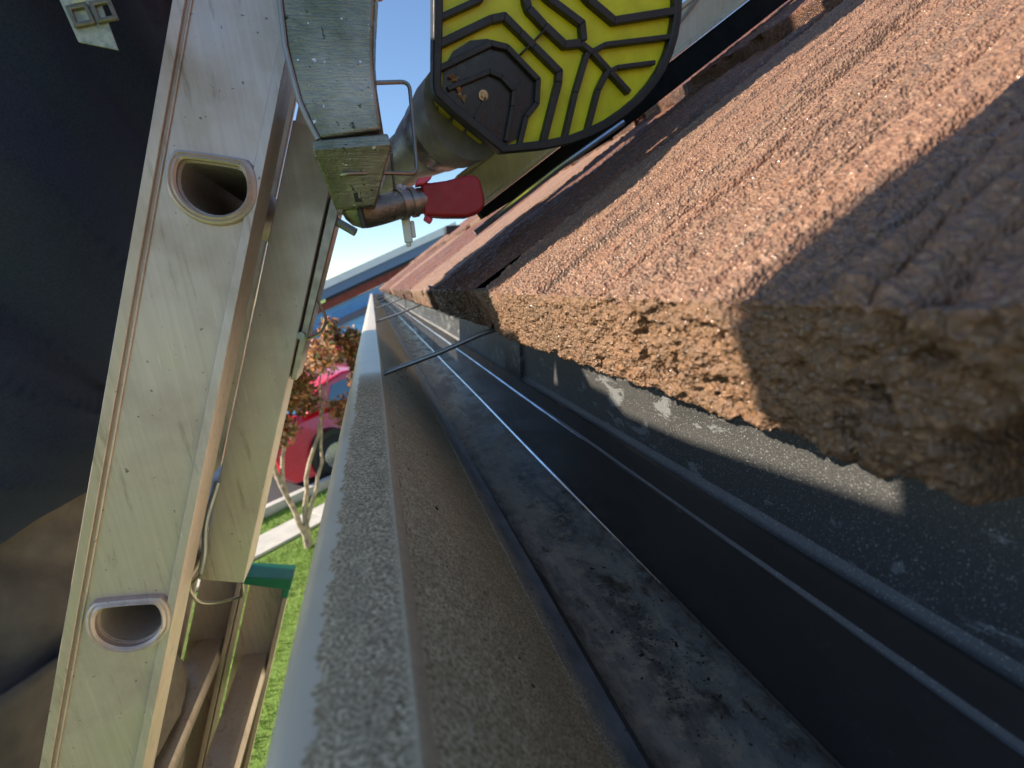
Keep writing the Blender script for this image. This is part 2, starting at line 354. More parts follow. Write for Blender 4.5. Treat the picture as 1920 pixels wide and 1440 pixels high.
# ------------------------------------------------------------------ the tiled house whose eave fills the picture
PIT = math.radians(31.5); SL = np.array([math.cos(PIT), 0, math.sin(PIT)]); NM = np.array([-math.sin(PIT), 0, math.cos(PIT)])
E0 = np.array([.075, 0, -.0105])
house = empty('tiled_house', (.6, 2, -H), 'house with brown concrete tile roof whose eave fills the right side', 'house')
def tile_mesh(name, W, LS, ny, ns_front, ns_top, seed, amp=1., body=(.0, .302), yfrac=None):
    th = .0315
    prof = []
    def seg(a, b, n, kind, g=1.):
        for i in range(n):
            t = (i/n)**g; prof.append((a[0]+(b[0]-a[0])*t, a[1]+(b[1]-a[1])*t, kind))
    A = (.11, -.0315+.058); B = (.0085, -th); C = (0, 0); D = (LS*SL[0], LS*SL[2])
    seg(A, B, max(4, ns_front//5), 0, .8); seg(B, C, ns_front, 1)
    seg(C, D, ns_top, 2, 1.6); prof.append((D[0], D[1], 2))
    P = np.array([(p[0], p[1]) for p in prof]); kind = np.array([p[2] for p in prof])
    for it in range(max(2, ns_front//14)):       # rounds the arrises
        Q = P.copy(); Q[1:-1] = .5*P[1:-1]+.25*(P[:-2]+P[2:]); near = (np.hypot(P[:, 0], P[:, 1]) < .006) | (np.hypot(P[:, 0]-B[0], P[:, 1]-B[1]) < .006); P[near] = Q[near]
    T = np.gradient(P, axis=0); T /= np.linalg.norm(T, axis=1)[:, None]; Nn = np.stack([-T[:, 1], T[:, 0]], 1)
    d = np.concatenate([[0], np.cumsum(np.hypot(*np.diff(P, axis=0).T))])
    s0 = d[np.argmax(kind == 2)]
    ys = np.linspace(0, 1, ny)
    if yfrac: ys = ys**yfrac
    ys = ys*W
    Dg, Yg = np.meshgrid(d, ys, indexing='ij'); s = Dg-s0
    top = np.clip((s+.002)/.006, 0, 1); frt = np.clip(1-(s+.002)/.006, 0, 1); und = (kind == 0)[:, None]*np.ones_like(Yg)
    wob = .0045*fbm(s*40+3, Yg*0+seed, seed+5, 4)+.0015*fbm(s*260, Yg*0, seed+8, 3)
    ridge = 3.2e-3*np.abs(fbm(Yg*80+.5*fbm(s*9, Yg*10, seed+2), s*2.2, seed, 4))*2-1.6e-3
    ridge -= .0022*np.clip(fbm(Yg*170+3, s*3.5, seed+61, 3, .5)-.12, 0, .3)/.3
    ridge += 1.3e-3*fbm(Yg*300, s*6, seed+3, 3, .6)
    for fr_, am_, sd_ in ((70, .0030, 71), (150, .0020, 72), (290, .0011, 73)):
        nn_ = fbm(Yg*fr_+.35*fbm(s*30, Yg*60, seed+sd_+9, 3), s*fr_*.018, seed+sd_, 2, .4); ridge -= am_*np.exp(-(nn_/.055)**2)*(.55+.9*fbm(s*16, Yg*40, seed+sd_+3, 2))
    ht = ridge + .0022*fbm(Yg*16, s*7, seed+11, 3) + .0011*fbm(Yg*650, s*500, seed+4, 3, .6)+.0009*np.clip(fbm(Yg*240, s*190, seed+14, 3, .6)-.22, 0, 1)*2
    # clod edges along the far side of the tile
    crumb = fbm(Yg*230, s*230, seed+21, 4, .6)
    hf = .0011*fbm(Yg*120, s*120, seed+6, 3, .6)+.0016*fbm(Yg*520, s*520, seed+7, 3, .7)+.0010*np.abs(fbm(Yg*900, s*900, seed+47, 2, .7))
    p1 = fbm(Yg*105+9, s*135, seed+9, 3, .5); hf -= .010*np.clip(p1-.36, 0, .3)/.3*(frt > .5)
    p2 = fbm(Yg*38+4, s*50+7, seed+19, 2, .5); hf -= .010*np.clip(p2-.30, 0, .12)/.12*(frt > .5)
    b1 = .5+.5*fbm(Yg*300, s*300, seed+33, 2); hf = hf+.0009*b1
    h = ht*top+hf*frt
    h += .0010*crumb*np.exp(-(s/.005)**2)
    # interlock channel
    def ss(t): t = np.clip(t, 0, 1); return t*t*(3-2*t)
    e1 = body[1]+wob; chan = ss((Yg-e1)/.004)
    rim = .0016*np.exp(-((Yg-e1+.006)/.006)**2)*top
    depth = np.where(s > -.002, .0125, np.where(s > -.014, .016, .034))
    h = h*(1-.5*chan)+rim*(1-chan)+.0016*crumb*np.exp(-((Yg-e1)/.005)**2)-depth*chan
    side = ss((.0035+wob*.4-Yg)/.004); h = h-.012*side*top
    HM = 0.
    if seed == 11:
        big = .5*(1+np.tanh((.135-Yg)/.03)); h = h+frt*big*(.0030*fbm(Yg*85, s*85, 77, 4, .6)-.004*np.clip(fbm(Yg*130, s*150, 78, 3)-.2, 0, 1)*3)+top*np.exp(-(s/.03)**2)*big*.0022*fbm(Yg*110, s*90, 79, 4, .6)
        HM = ss((.0370+.004*fbm(s*160, s*0+3, 83, 3)-Yg)/.0035)*frt*ss((-.013-s+.008*fbm(Yg*110, s*0, 80, 3))/.004)
    h = np.where(und > 0, np.clip(h*.5, -.003, .003), h)
    X = P[:, 0][:, None]+Nn[:, 0][:, None]*h+.045*HM; Z = P[:, 1][:, None]+Nn[:, 1][:, None]*h
    nS = len(d); V = np.stack([X, Yg, Z], -1).reshape(-1, 3)
    i = np.arange(nS-1)[:, None]*ny; j = np.arange(ny-1)[None, :]
    a = (i+j).ravel(); F = np.stack([a, a+1, a+ny+1, a+ny], 1)
    me = bpy.data.meshes.new(name); me.vertices.add(len(V)); me.vertices.foreach_set('co', V.ravel())
    me.loops.add(len(F)*4); me.polygons.add(len(F)); me.loops.foreach_set('vertex_index', F.ravel().astype(np.int32))
    me.polygons.foreach_set('loop_start', np.arange(0, len(F)*4, 4, dtype=np.int32))
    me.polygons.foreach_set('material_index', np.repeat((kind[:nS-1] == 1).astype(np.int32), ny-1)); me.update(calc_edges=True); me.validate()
    # side walls and underside so that the tile is a solid
    bm = bmesh.new(); bm.from_mesh(me); bm.verts.ensure_lookup_table()
    lo = []
    for e in (0, ny-1):
        ring = [bm.verts[k*ny+e] for k in range(nS)]
        try: bm.faces.new(ring if e else ring[::-1])
        except ValueError: pass
    bm.faces.new([bm.verts[0], bm.verts[ny-1], bm.verts[(nS-1)*ny+ny-1], bm.verts[(nS-1)*ny]])
    bmesh.ops.recalc_face_normals(bm, faces=bm.faces); bm.to_mesh(me); bm.free()
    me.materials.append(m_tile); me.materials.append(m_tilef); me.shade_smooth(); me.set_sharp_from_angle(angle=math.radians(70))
    return me
EXPO = .40
hw = wloc(house)
meshes = [tile_mesh('tile_mesh', .33, EXPO+.05, 60, 10, 70, 100+k) for k in range(3)]
me_hero = tile_mesh('tile_mesh', .356, EXPO+.05, 600, 64, 420, 11, 1., body=(.0, .328))
me_next = tile_mesh('tile_mesh', .33, EXPO+.05, 240, 30, 260, 42)
def place_tile(me, x, y, z, dz=0):
    o = bpy.data.objects.new('roof_tile', me); col.objects.link(o); o.parent = house
    o.location = Vector((x, y, z+H+dz))-hw; return o
COLS = range(-3, 16); ROWS = range(0, 9)
for r_ in ROWS:
    for c_ in COLS:
        y = .036+.33*c_; s_ = EXPO*r_; p = E0+SL*s_+NM*(.019*0+ (.012 if r_ else 0))
        me = meshes[(c_*7+r_*3) % 3]
        if r_ == 0 and c_ == 0: me = me_hero
        elif r_ == 0 and c_ in (1, -1): me = me_next
        jx = random.uniform(-.004, .004) if (r_, c_) != (0, 0) else 0
        place_tile(me, p[0]+jx, y-(.026 if r_ == 0 and c_ <= 0 else 0), p[2]+jx*.3)
# roof deck, soffit, fascia, wall
m_wood = simple('painted_fascia', (.30, .25, .20), .7, 0, .15, 20, .2)
m_stucco = simple('stucco_wall', (.55, .48, .38), .9, 0, .08, 30, .6, 200, bd=.003)
y0, y1 = -.95, 5.29
a = E0+SL*.11+NM*-.026; b = E0+SL*3.75+NM*-.026; a2 = a-NM*.02; b2 = b-NM*.02
mm = M(); mm.hexa([(a2[0], y0, a2[2]), (b2[0], y0, b2[2]), (b2[0], y1, b2[2]), (a2[0], y1, a2[2]), (a[0], y0, a[2]), (b[0], y0, b[2]), (b[0], y1, b[2]), (a[0], y1, a[2])])
mm.mk('roof_deck', m_wood, house, smooth=0)
mm = M(); mm.box((.121, y0, -.26), (.145, y1, -.02)); mm.mk('fascia', m_wood, house, smooth=0)
mm = M(); mm.box((.147, y0, -.262), (.55, y1, -.25)); mm.mk('soffit', m_wood, house, smooth=0)
mm = M(); mm.box((.55, y0+.1, -H-.1), (6.2, y1-.1, -.20)); mm.mk('wall', m_stucco, house, smooth=0)
# drip flashing: a granular bevelled ledge and a spotted sheet going up under the tiles
def sweep(name, prof, mats, mi, parent, ys, wav=0., sm=30, closed=False, **k):
    v = []; f = []; m_ = []; n = len(prof)
    for j, y in enumerate(ys):
        for i, (x, z) in enumerate(prof):
            q = wav*math.sin(y*9+i*1.3)+wav*.6*math.sin(y*31+i)
            v.append((x+q, y, z+q*.7))
    rngn = n if closed else n-1
    for j in range(len(ys)-1):
        for i in range(rngn):
            f.append((j*n+i, j*n+(i+1) % n, (j+1)*n+(i+1) % n, (j+1)*n+i)); m_.append(mi[i])
    return obj(name, v, f, mats, parent, mi=m_, smooth=sm, **k)
ysg = [y0+(y1-y0)*i/220 for i in range(221)]
def sheet(prof, t=.0012):
    """closed thin profile from an open polyline"""
    P = np.array(prof); T = np.gradient(P, axis=0); T /= np.linalg.norm(T, axis=1)[:, None]; Nn = np.stack([-T[:, 1], T[:, 0]], 1)
    return [tuple(p) for p in P]+[tuple(p) for p in (P-Nn*t)[::-1]]
pf = sheet([(.1165, -.118), (.1085, -.1015), (.1075, -.0995), (.1135, -.0905), (.1155, -.087), (.117, -.06), (.1185, -.03), (.120, -.021)], .001)
n_ = len(pf)//2
sweep('drip_flashing', pf, [m_back, m_band, m_flash], [0, 1, 1, 1, 2, 2, 2]+[2]+[2]*(n_-1)+[0], house, ysg, .0003, 40, True)
for yy in (.395, 1.9, 3.4):   # lap joints of the flashing
    mm = M(); mm.hexa([(.1125, yy, -.089), (.1160, yy, -.089), (.1160, yy+.05, -.089), (.1125, yy+.05, -.089), (.1168, yy, -.0255), (.1190, yy, -.0255), (.1190, yy+.05, -.0255), (.1168, yy+.05, -.0255)])
    mm.mk('flashing_lap', m_flash, house, smooth=0)

# ------------------------------------------------------------------ gutter
gut = empty('metal_gutter', (-.0225, 0, -.06), 'wet grey metal gutter under the tile eave, open trough with dust and grit', 'gutter')
gx, gy, gz = -.0225, 0, -.06
prof = [(.0565, -.1468), (.048, -.142), (.036, -.127), (.022, -.105), (.0105, -.086), (.0005, -.073), (-.0022, -.067), (-.0024, -.062), (-.0036, -.0603),
        (-.0125, -.0598), (-.021, -.0603), (-.0228, -.0625), (-.0235, -.085)]
P = np.array(prof); inner = [(p[0]-.0012, p[1]-.001) for p in prof]
ysl = [y0+(5.28-y0)*i/300 for i in range(301)]
# lip
def closed_sheet(name, poly, mats, mi, parent=gut, wav=.0002, sm=45):
    c = sheet(poly, .0011); n = len(poly)
    return sweep(name, c, mats, mi+[mi[-1]]+mi[::-1]+[mi[0]], parent, ysl, wav, sm, True)
lip = [(-.0024, -.0680), (-.0022, -.0625), (-.0034, -.0603), (-.008, -.0599), (-.0150, -.0599), (-.0205, -.0603), (-.0226, -.0622), (-.0228, -.076)]
closed_sheet('lip', lip, [m_lip], [0]*7)
wallp = [(-.0030, -.0680), (.0008, -.0725), (.0105, -.086), (.022, -.1045), (.034, -.124), (.0435, -.1365)]
closed_sheet('front_wall', wallp[::-1], [m_wall], [0]*5)
closed_sheet('wall_foot', [(.0560, -.1445), (.0525, -.1435), (.048, -.1405), (.0436, -.1362)], [m_clean], [0]*3)
closed_sheet('front_face', [(-.0230, -.076), (-.022, -.10), (.0, -.12), (.018, -.135), (.03, -.149), (.056, -.149)], [m_clean], [0]*5)
closed_sheet('floor', [(.1075, -.1455), (.095, -.1462), (.075, -.1465), (.0560, -.1460)], [m_floor], [0]*3)
closed_sheet('back_wall', [(.1095, -.088), (.1090, -.105), (.1085, -.13), (.1078, -.1465)], [m_back], [0]*3)
mm = M()
def ridgeline(x, z, r, a=-9, b=9):
    q = [y for y in ysl[::2] if a <= y <= b]; mm.tube([(x+.0003*math.sin(y*13), y, z) for y in q], [r*min(1, .25+max(0, y-a)/.16) if a > -1 else r for y in q], 6)
ridgeline(.1064, -.1446, .0013, .17, 9); mm.mk('floor_seam', m_seam, gut)  # far stretch in bright metal, painting in the sky reflection
mm = M(); ridgeline(.1064, -.1446, .0010, -9, .19); mm.mk('floor_seam', m_dullseam, gut)  # near stretch in dull brown, where the sky reflection is left out
mm = M(); ridgeline(.1076, -.1003, .0009, -9, .235); mm.mk('flashing_edge', m_back, gut)  # near stretch in dark enamel, without the painted sky gleam
mm = M(); ridgeline(.0568, -.1445, .0009); mm.mk('wall_seam', m_back, gut)
mm = M(); ridgeline(.1076, -.1003, .0012, .235, 9); mm.mk('flashing_edge', m_seam2, gut)  # far stretch in bluish metal for the sky gleam along the edge
mm = M(); mm.prism([(p[0], 5.28, p[1]) for p in [(-.022, -.061), (-.021, -.10), (.03, -.148), (.11, -.148), (.11, -.07)]], [(p[0], 5.284, p[1]) for p in [(-.022, -.061), (-.021, -.10), (.03, -.148), (.11, -.148), (.11, -.07)]])
mm.mk('end_cap', m_clean, gut, smooth=0)
for yy in (-.24, .385, 1.0, 1.62, 2.24, 2.86, 3.48, 4.1, 4.7):
    mm = M(); mm.tube([(-.0015, yy, -.0665), (.006, yy, -.0645), (.045, yy, -.0555), (.078, yy-.001, -.0455), (.104, yy-.002, -.040), (.118, yy-.002, -.040)], .0021, 10)
    mm.mk('hanger_strap', m_galv if yy > .9 else m_steelw, gut)
# grit
gv = M()
def crumb(x, y, z, r):
    p = rng.normal(size=(5, 3)); p = p/np.linalg.norm(p, axis=1)[:, None]*r*rng.uniform(.5, 1.1, (5, 1)); p[:, 2] *= .6
    gv.add(p+np.array([x, y, z]), [(0, 1, 2), (0, 2, 3), (0, 3, 4), (0, 4, 1), (1, 2, 4), (2, 3, 4)])
WP = np.array(wallp)
for i in range(420):
    y = .10+rng.random()**1.9*.9; t = np.clip(rng.normal(.58, .17), .05, 1)
    L = t*(len(WP)-1); k = min(int(L), len(WP)-2); q = WP[k]+(WP[k+1]-WP[k])*(L-k)
    crumb(q[0]+.0006, y, q[1]+.0004, rng.choice([.0004, .0007, .0011, .0018], p=[.40, .36, .19, .05]))
for i in range(1500):
    y = .07+rng.random()**1.8*1.1; x = .057+.05*rng.beta(.9, 1.1)
    if rng.random() < .6: y = .135*rng.normal(1, .22); x = .088+.010*rng.normal()
    x = min(max(x, .0575), .106)
    crumb(x, y, -.1452, rng.choice([.0003, .0006, .0010, .0019], p=[.45, .35, .16, .04]))
for i in range(60): crumb(.0035+.02*rng.random()**2, .47+.012*rng.normal(), -.079-.02*rng.random()**2, .002)
m_grit = simple('dark_grit', (.025, .014, .009), .7, 0, .5, 400)
gr = gv.mk('grit', m_grit, gut, smooth=0); gr['kind'] = 'stuff'

# ------------------------------------------------------------------ extension ladder
LU = np.array([.3681, 0, .9298]); LQ = np.array([.9298, 0, -.3681])
def lp(s, q, y): return LU*s+LQ*q+np.array([0, y, 0])
lad = empty('extension_ladder', tuple(lp(-2.8, -.08, .54)), 'weathered aluminium extension ladder leaning against the gutter, D-shaped rung holes', 'ladder')
Dt = math.radians(11)
def dshape(cx, r, flat, n=40):
    """D outline in (s, q): flat tread on top, round below"""
    pts = []
    for k in range(n):
        a = 2*math.pi*k/n; x = math.cos(a); z = math.sin(a)
        R = r*(abs(x)**2.6+abs(z if z > 0 else z*.98)**2.6)**(-1/2.6) if z > 0 else r*(abs(x)**2.0+abs(z)**2.0)**(-.5)
        X = x*R*1.08; Z = z*R
        if Z > flat: X *= 1; Z = flat+(Z-flat)*.12
        ca, sa = math.cos(Dt), math.sin(Dt); pts.append((cx[0]+X*sa*1+Z*ca, cx[1]+X*ca-Z*sa))
    return pts
FLY = [.0355-.3055*k for k in range(-3, 5)]; BASE = [-.60-.3055*k for k in range(0, 8)]
def rail(name, y, q0, q1, s0, s1, rungs, mat, side, parent=lad):
    """side=+1: flanges point to +y. The web lies at y, pierced by the rung ends."""
    mm = M(); h = .012; qw0, qw1 = q0+.006, q1-.006; qc = (q0+q1)/2
    ring = []; edges = sorted([s for s in rungs if s0+.05 < s < s1-.05])
    cuts = [s0]
    for s in edges: cuts += [s-.032, s+.032]
    cuts.append(s1)
    def v3(s, q, yy): return lp(s, q, yy)
    for a, b in zip(cuts[0::2], cuts[1::2]):
        n = max(1, int((b-a)/.3))
        for yy in (y, y+.002*side): mm.add([v3(a, qw0, yy), v3(a, qw1, yy), v3(b, qw1, yy), v3(b, qw0, yy)], [(0, 1, 2, 3)])
    for s in edges:
        D = dshape((s, qc+.0055), .0178, .0128); n = len(D); out = []
        for (ds, dq) in D:
            a = np.array([ds-s, dq-qc]); k = min(.032/abs(a[0]) if abs(a[0]) > 1e-6 else 9e9, (qw1-qc)/abs(a[1]) if abs(a[1]) > 1e-6 else 9e9); out.append((s+a[0]*k, qc+a[1]*k))
        corner = [(s+.032, qw1), (s+.032, qw0), (s-.032, qw0), (s-.032, qw1)]
        for c in corner:
            k = min(range(n), key=lambda i: (out[i][0]-c[0])**2+(out[i][1]-c[1])**2); out[k] = c
        for yy in (y, y+.002*side):
            mm.add([v3(*p, yy) for p in out]+[v3(*p, yy) for p in D], [(i, (i+1) % n, (i+1) % n+n, i+n) for i in range(n)])
    # flanges with a bead on the web side
    for (a, b) in ((q0, q0+.006), (q1-.006, q1)):
        ya, yb = (y-.0035*side, y+.030*side); ya, yb = min(ya, yb), max(ya, yb)
        w0 = [(a, ya), (b, ya), (b, ya+.006), ((a if a == q0 else b-.0022), ya+.007), ((a if a == q0 else b-.0022), yb), ((a+.0022 if a == q0 else b), yb)]
        if a == q0: poly = [(a, ya), (b, ya+.0008), (b, ya+.0065), (a+.0022, ya+.009), (a+.0022, yb), (a, yb)]
        else: poly = [(a, ya+.0008), (b, ya), (b, yb), (b-.0022, yb), (b-.0022, ya+.009), (a, ya+.0065)]
        mm.prism([v3(s0, q, yy) for q, yy in poly], [v3(s1, q, yy) for q, yy in poly])
    for q in (q0+.0082,):
        yy = y-.0006*side; mm.tube([v3(s0, q, yy), v3(s1, q, yy)], .0009, 6)
    ro = mm.mk(name, mat, parent, bevel=.0008, smooth=35)
    # swaged collars round the rung ends
    for s in edges:
        for yy, rr in ((y-.0012*side, 0),):
            D1 = dshape((s, qc+.0055), .0182, .0132, 48); D2 = dshape((s, qc+.0055), .0242, .0186, 48); c = M()
            loops = []
            for t, hh in ((0, .006), (0, -.0026), (.22, -.0040), (.5, -.0026), (.62, -.0034), (.85, -.0026), (1., .001)):
                loops.append([v3(a[0]*(1-t)+b[0]*t, a[1]*(1-t)+b[1]*t, yy+hh*side) for a, b in zip(D1, D2)])
            n = len(D1); vv = [p for L in loops for p in L]; ff = []
            for j in range(len(loops)-1):
                for i in range(n): ff.append((j*n+i, j*n+(i+1) % n, (j+1)*n+(i+1) % n, (j+1)*n+i))
            c.add(vv, ff); c.mk('rung_collar', mat, ro, smooth=40)
    return ro
YN, YF = .363, .725
rail('rail', YN, -.1435, -.0805, -1.2, .95, FLY, m_ladder, 1)
rail('rail', YF, -.1435, -.0805, -1.2, .95, FLY, m_ladder2, -1)
rail('rail', YF+.004, -.0785, -.0165, -2.83, -.447, BASE, m_ladder2, -1)
rail('rail', YN-.004, -.0785, -.0165, -2.83, -.447, BASE, m_ladder, 1)
def rung(s, qc, mat):
    D = dshape((s, qc), .0186, .0136, 28); D = [(a+(.0006 if i % 2 else 0), b) for i, (a, b) in enumerate(D)]
    Di = dshape((s, qc), .0174, .0124, 28); n = len(D)
    ya, yb = YN+.0015, YF-.0015; v = []
    for yy, L in ((ya, Di), (ya, D), (yb, D), (yb, Di)): v += [lp(a, b, yy) for a, b in L]
    f = []
    for j in range(4):
        for i in range(n): f.append((j*n+i, j*n+(i+1) % n, ((j+1) % 4)*n+(i+1) % n, ((j+1) % 4)*n+i))
    obj('rung', v, f, mat, lad, smooth=35)
for s in FLY:
    if -1.15 < s < .9: rung(s, -.1065, m_ladder2)
for s in BASE: rung(s, -.042, m_ladder2)
# green end cap of the base section, with the two bolt holes beneath it
for yy, sgn in ((YF+.004, -1), (YN-.004, 1)):
    mm = M(); a, b = sorted((yy-.006*sgn, yy+.034*sgn))
    q0, q1 = -.080, -.0145
    mm.hexa([lp(-.452, q0, a), lp(-.456, q1, a), lp(-.456, q1, b), lp(-.452, q0, b), lp(-.441, q0, a), lp(-.438, q1, a), lp(-.438, q1, b), lp(-.441, q0, b)])
    mm.hexa([lp(-.470, -.024, a+.001), lp(-.470, -.0155, a+.001), lp(-.470, -.0155, b-.001), lp(-.470, -.024, b-.001), lp(-.452, -.026, a+.001), lp(-.452, -.0155, a+.001), lp(-.452, -.0155, b-.001), lp(-.452, -.026, b-.001)])
    mm.mk('end_cap', m_green, lad, bevel=.0015)
    for q in (-.058, -.038):
        mm = M(); y_ = yy-.0022*sgn; mm.tube([lp(-.464, q, y_-.0018*sgn), lp(-.464, q, y_+.003*sgn)], .0035, 12); mm.mk('bolt_hole', m_black, lad)
# inner guide channel that hangs beside the near rail
def chan(name, sA, sB, q0, q1, ya, yb, mat, t=.002):
    mm = M()
    poly = [(q0, ya), (q1, ya), (q1, yb), (q1-t, yb), (q1-t, ya+t), (q0+t, ya+t), (q0+t, yb), (q0, yb)]
    mm.prism([lp(sA, q, y) for q, y in poly], [lp(sB, q, y) for q, y in poly]); return mm.mk(name, mat, lad, bevel=.0007)
chan('guide_channel', -.272, .105, -.0815, -.0470, .420, .462, m_ladder2)
mm = M()   # stepped strip with the latch at the back of the channel
mm.hexa([lp(-.09, -.046, .425), lp(-.09, -.041, .425), lp(-.09, -.041, .46), lp(-.09, -.046, .46), lp(.062, -.046, .425), lp(.062, -.037, .425), lp(.062, -.037, .46), lp(.062, -.046, .46)])
mm.mk('latch_plate', m_bronze, lad, bevel=.001)
mm = M(); mm.tube(rounded([lp(-.020, -.040, .43), lp(-.034, -.029, .43), lp(-.046, -.030, .43), lp(-.056, -.0415, .43), lp(-.064, -.052, .425)], .006), .0011, 8); mm.mk('latch_spring', m_steelw, lad)
for s_, q_ in ((-.052, -.0445), (.058, -.038)):
    mm = M(); mm.tube([lp(s_, q_, .418), lp(s_, q_, .428)], [.0032, .0030], 12); mm.mk('rivet', m_galv, lad)
mm = M(); mm.tube([lp(.046, -.045, .432), lp(.040, -.022, .428)], .0035, 10); mm.mk('latch_pin', m_galv, lad)
# safety cord hooked below the channel
cp = [lp(-.262, -.079, .415), lp(-.280, -.088, .42), lp(-.300, -.080, .43), lp(-.306, -.067, .44), lp(-.300, -.052, .44), lp(-.290, -.046, .43), lp(-.272, -.048, .42)]
mm = M(); mm.tube(rounded(cp, .008), .0013, 8); mm.mk('safety_wire', m_steelw, lad)
mm = M(); mm.tube(rounded([lp(-.18, -.080, .41), lp(-.215, -.083, .41), lp(-.245, -.079, .412), lp(-.262, -.080, .415)], .01), .0022, 8); mm.mk('hook', m_galv, lad)

# ------------------------------------------------------------------ ladder stabiliser: curved arm, socket, spring pins
sta = empty('ladder_stabiliser', (0, .42, .05), 'scratched curved aluminium arm in a slotted socket with wire pins, beside the yellow foot', 'ladder stabiliser')
L_ = [(-0.017, 0.357), (-0.01955, 0.255), (-0.024905, 0.17425), (-0.02703, 0.1428), (-0.02567, 0.1258), (-0.02448, 0.11331), (-0.02125, 0.10242), (-0.017425, 0.0918)]
R_ = [(0.0442, 0.357), (0.0374, 0.255), (0.029495, 0.17425), (0.02482, 0.153), (0.02227, 0.13855), (0.021165, 0.12512), (0.02125, 0.1105), (0.021505, 0.096475)]
mm = M(); n = len(L_)
vv = []
for (xl, zl), (xr, zr) in zip(L_, R_): vv += [(xl, .340, zl), (xr, .340, zr), (xr+.002, .359, zr), (xl+.005, .359, zl)]
ff = [(0, 1, 2, 3), tuple(4*(n-1)+k for k in (3, 2, 1, 0))]
for i in range(n-1):
    for k in range(4): ff.append((4*i+k, 4*i+(k+1) % 4, 4*i+4+(k+1) % 4, 4*i+4+k))
mm.add(vv, ff); mm.mk('arm', m_cast, sta, bevel=.0022, smooth=40, seg=3)
mm = M()   # rolled edge along the left side of the arm
mm.tube([(x-.0003, .3396, z) for x, z in L_[1:]], .0016, 8); mm.mk('arm_edge', m_galv, sta)
# socket: hollow collar under the arm mouth
ST = [(-0.020825, 0.09435), (0.024225, 0.096475)]; SB = [(-0.01462, 0.052275), (0.00952, 0.053125)]
def rect(x0, x1, z0, z1, ya, yb): return [(x0, ya, z0), (x1, ya, z1), (x1, yb, z1), (x0, yb, z0)]
mm = M()
A = rect(-.0208, .0242, .0901, .0931, .3345, .3740); A2 = rect(-.0183, .0213, .0901, .0931, .3379, .3705)
B = rect(-.0146, .0106, .0523, .0531, .350, .380); B2 = rect(-.0128, .0085, .0523, .0531, .3535, .3765)
C = rect(-.0217, .0255, .0842, .0863, .3336, .3750)
vv = A2+A+C+B+B2; ff = []
for j in range(4):
    for k in range(4): ff.append((4*j+k, 4*j+(k+1) % 4, 4*j+4+(k+1) % 4, 4*j+4+k))
ff.append((16, 17, 18, 19)); mm.add(vv, ff); mm.mk('socket', m_cast, sta, bevel=.0010)
mm = M()   # long slot in the socket face
mm.hexa([(-0.00187, 0.34765, 0.055675), (0.00255, 0.34765, 0.055675), (0.00255, 0.35275, 0.055675), (-0.00187, 0.35275, 0.055675), (-0.00289, 0.33728, 0.085), (0.00255, 0.33728, 0.085), (0.00255, 0.34255, 0.085), (-0.00289, 0.34255, 0.085)])
mm.mk('slot', m_black, sta)
mm = M(); mm.hexa([(0.00068, 0.3468, 0.0578), (0.00221, 0.3468, 0.0578), (0.00221, 0.35275, 0.0578), (0.00068, 0.35275, 0.0578), (0.00051, 0.33677, 0.083725), (0.00221, 0.33677, 0.083725), (0.00221, 0.3417, 0.083725), (0.00051, 0.3417, 0.083725)])
mm.mk('slot_tongue', m_bronze, sta)
mm = M(); mm.tube(rounded([(0.017, 0.3655, 0.1326), (0.04607, 0.36975, 0.13515), (0.04199, 0.357, 0.07327), (0.017, 0.34425, 0.07225), (-0.00782, 0.33745, 0.07123), (-0.00816, 0.3502, 0.07055)], .006), .0014, 8); mm.mk('spring_pin', m_steelw, sta)
mm = M(); mm.tube(rounded([(0.0221, 0.37825, 0.099025), (0.028475, 0.3825, 0.0986), (0.026775, 0.38675, 0.057375), (0.017, 0.38675, 0.056525), (0.0034, 0.3825, 0.056525)], .005), .0010, 8); mm.mk('spring_pin', m_steelw, sta)
# elbow and cross tube
el = rounded([(-0.00255, 0.36635, 0.07225), (-0.002975, 0.3672, 0.05015), (0.0119, 0.3757, 0.053125), (0.0306, 0.38675, 0.05865)], .014)
mm.tube(el, .0100, 18); mm.mk('elbow', m_cast, sta, smooth=50)
mm = M(); mm.tube([(0.0289, 0.38675, 0.058225), (0.0323, 0.38803, 0.059075)], .0115, 18); mm.tube([(0.037825, 0.39015, 0.059925), (0.04165, 0.391, 0.06052)], .0110, 18); mm.tube([(0.0323, 0.38803, 0.059075), (0.0493, 0.39355, 0.061625)], .0095, 18); mm.mk('coupling', m_bronze, sta)
mm = M(); mm.tube([(-0.00017, 0.35572, 0.0612), (0.00153, 0.357, 0.040375)], .0020, 8); mm.mk('clamp_screw', m_black, sta)
# red rubber end pad
def slab(poly, ya, yb, dx=0, dz=0): return [(x, ya, z) for x, z in poly], [(x+dx, yb, z+dz) for x, z in poly]
pp = [(0.04675, 0.0731), (0.0544, 0.072505), (0.0663, 0.073525), (0.0816, 0.07667), (0.0884, 0.076755), (0.092225, 0.07378), (0.09452, 0.0612), (0.09435, 0.0544), (0.0901, 0.0493), (0.078625, 0.04658), (0.0612, 0.0476), (0.04675, 0.049725)]
mm = M(); A, B = slab(pp, .384, .408, .002, .001); mm.prism(A, B); mm.mk('rubber_pad', m_red, sta, bevel=.003, seg=4, smooth=50)
mm = M(); mm.hexa([(0.0425, 0.3808, 0.07055), (0.0493, 0.3808, 0.0714), (0.0493, 0.3927, 0.0714), (0.0425, 0.3927, 0.07055), (0.0442, 0.3808, 0.075225), (0.0561, 0.3808, 0.0765), (0.0561, 0.3927, 0.0765), (0.0442, 0.3927, 0.075225)]); mm.mk('tie', m_pink, sta, bevel=.001)
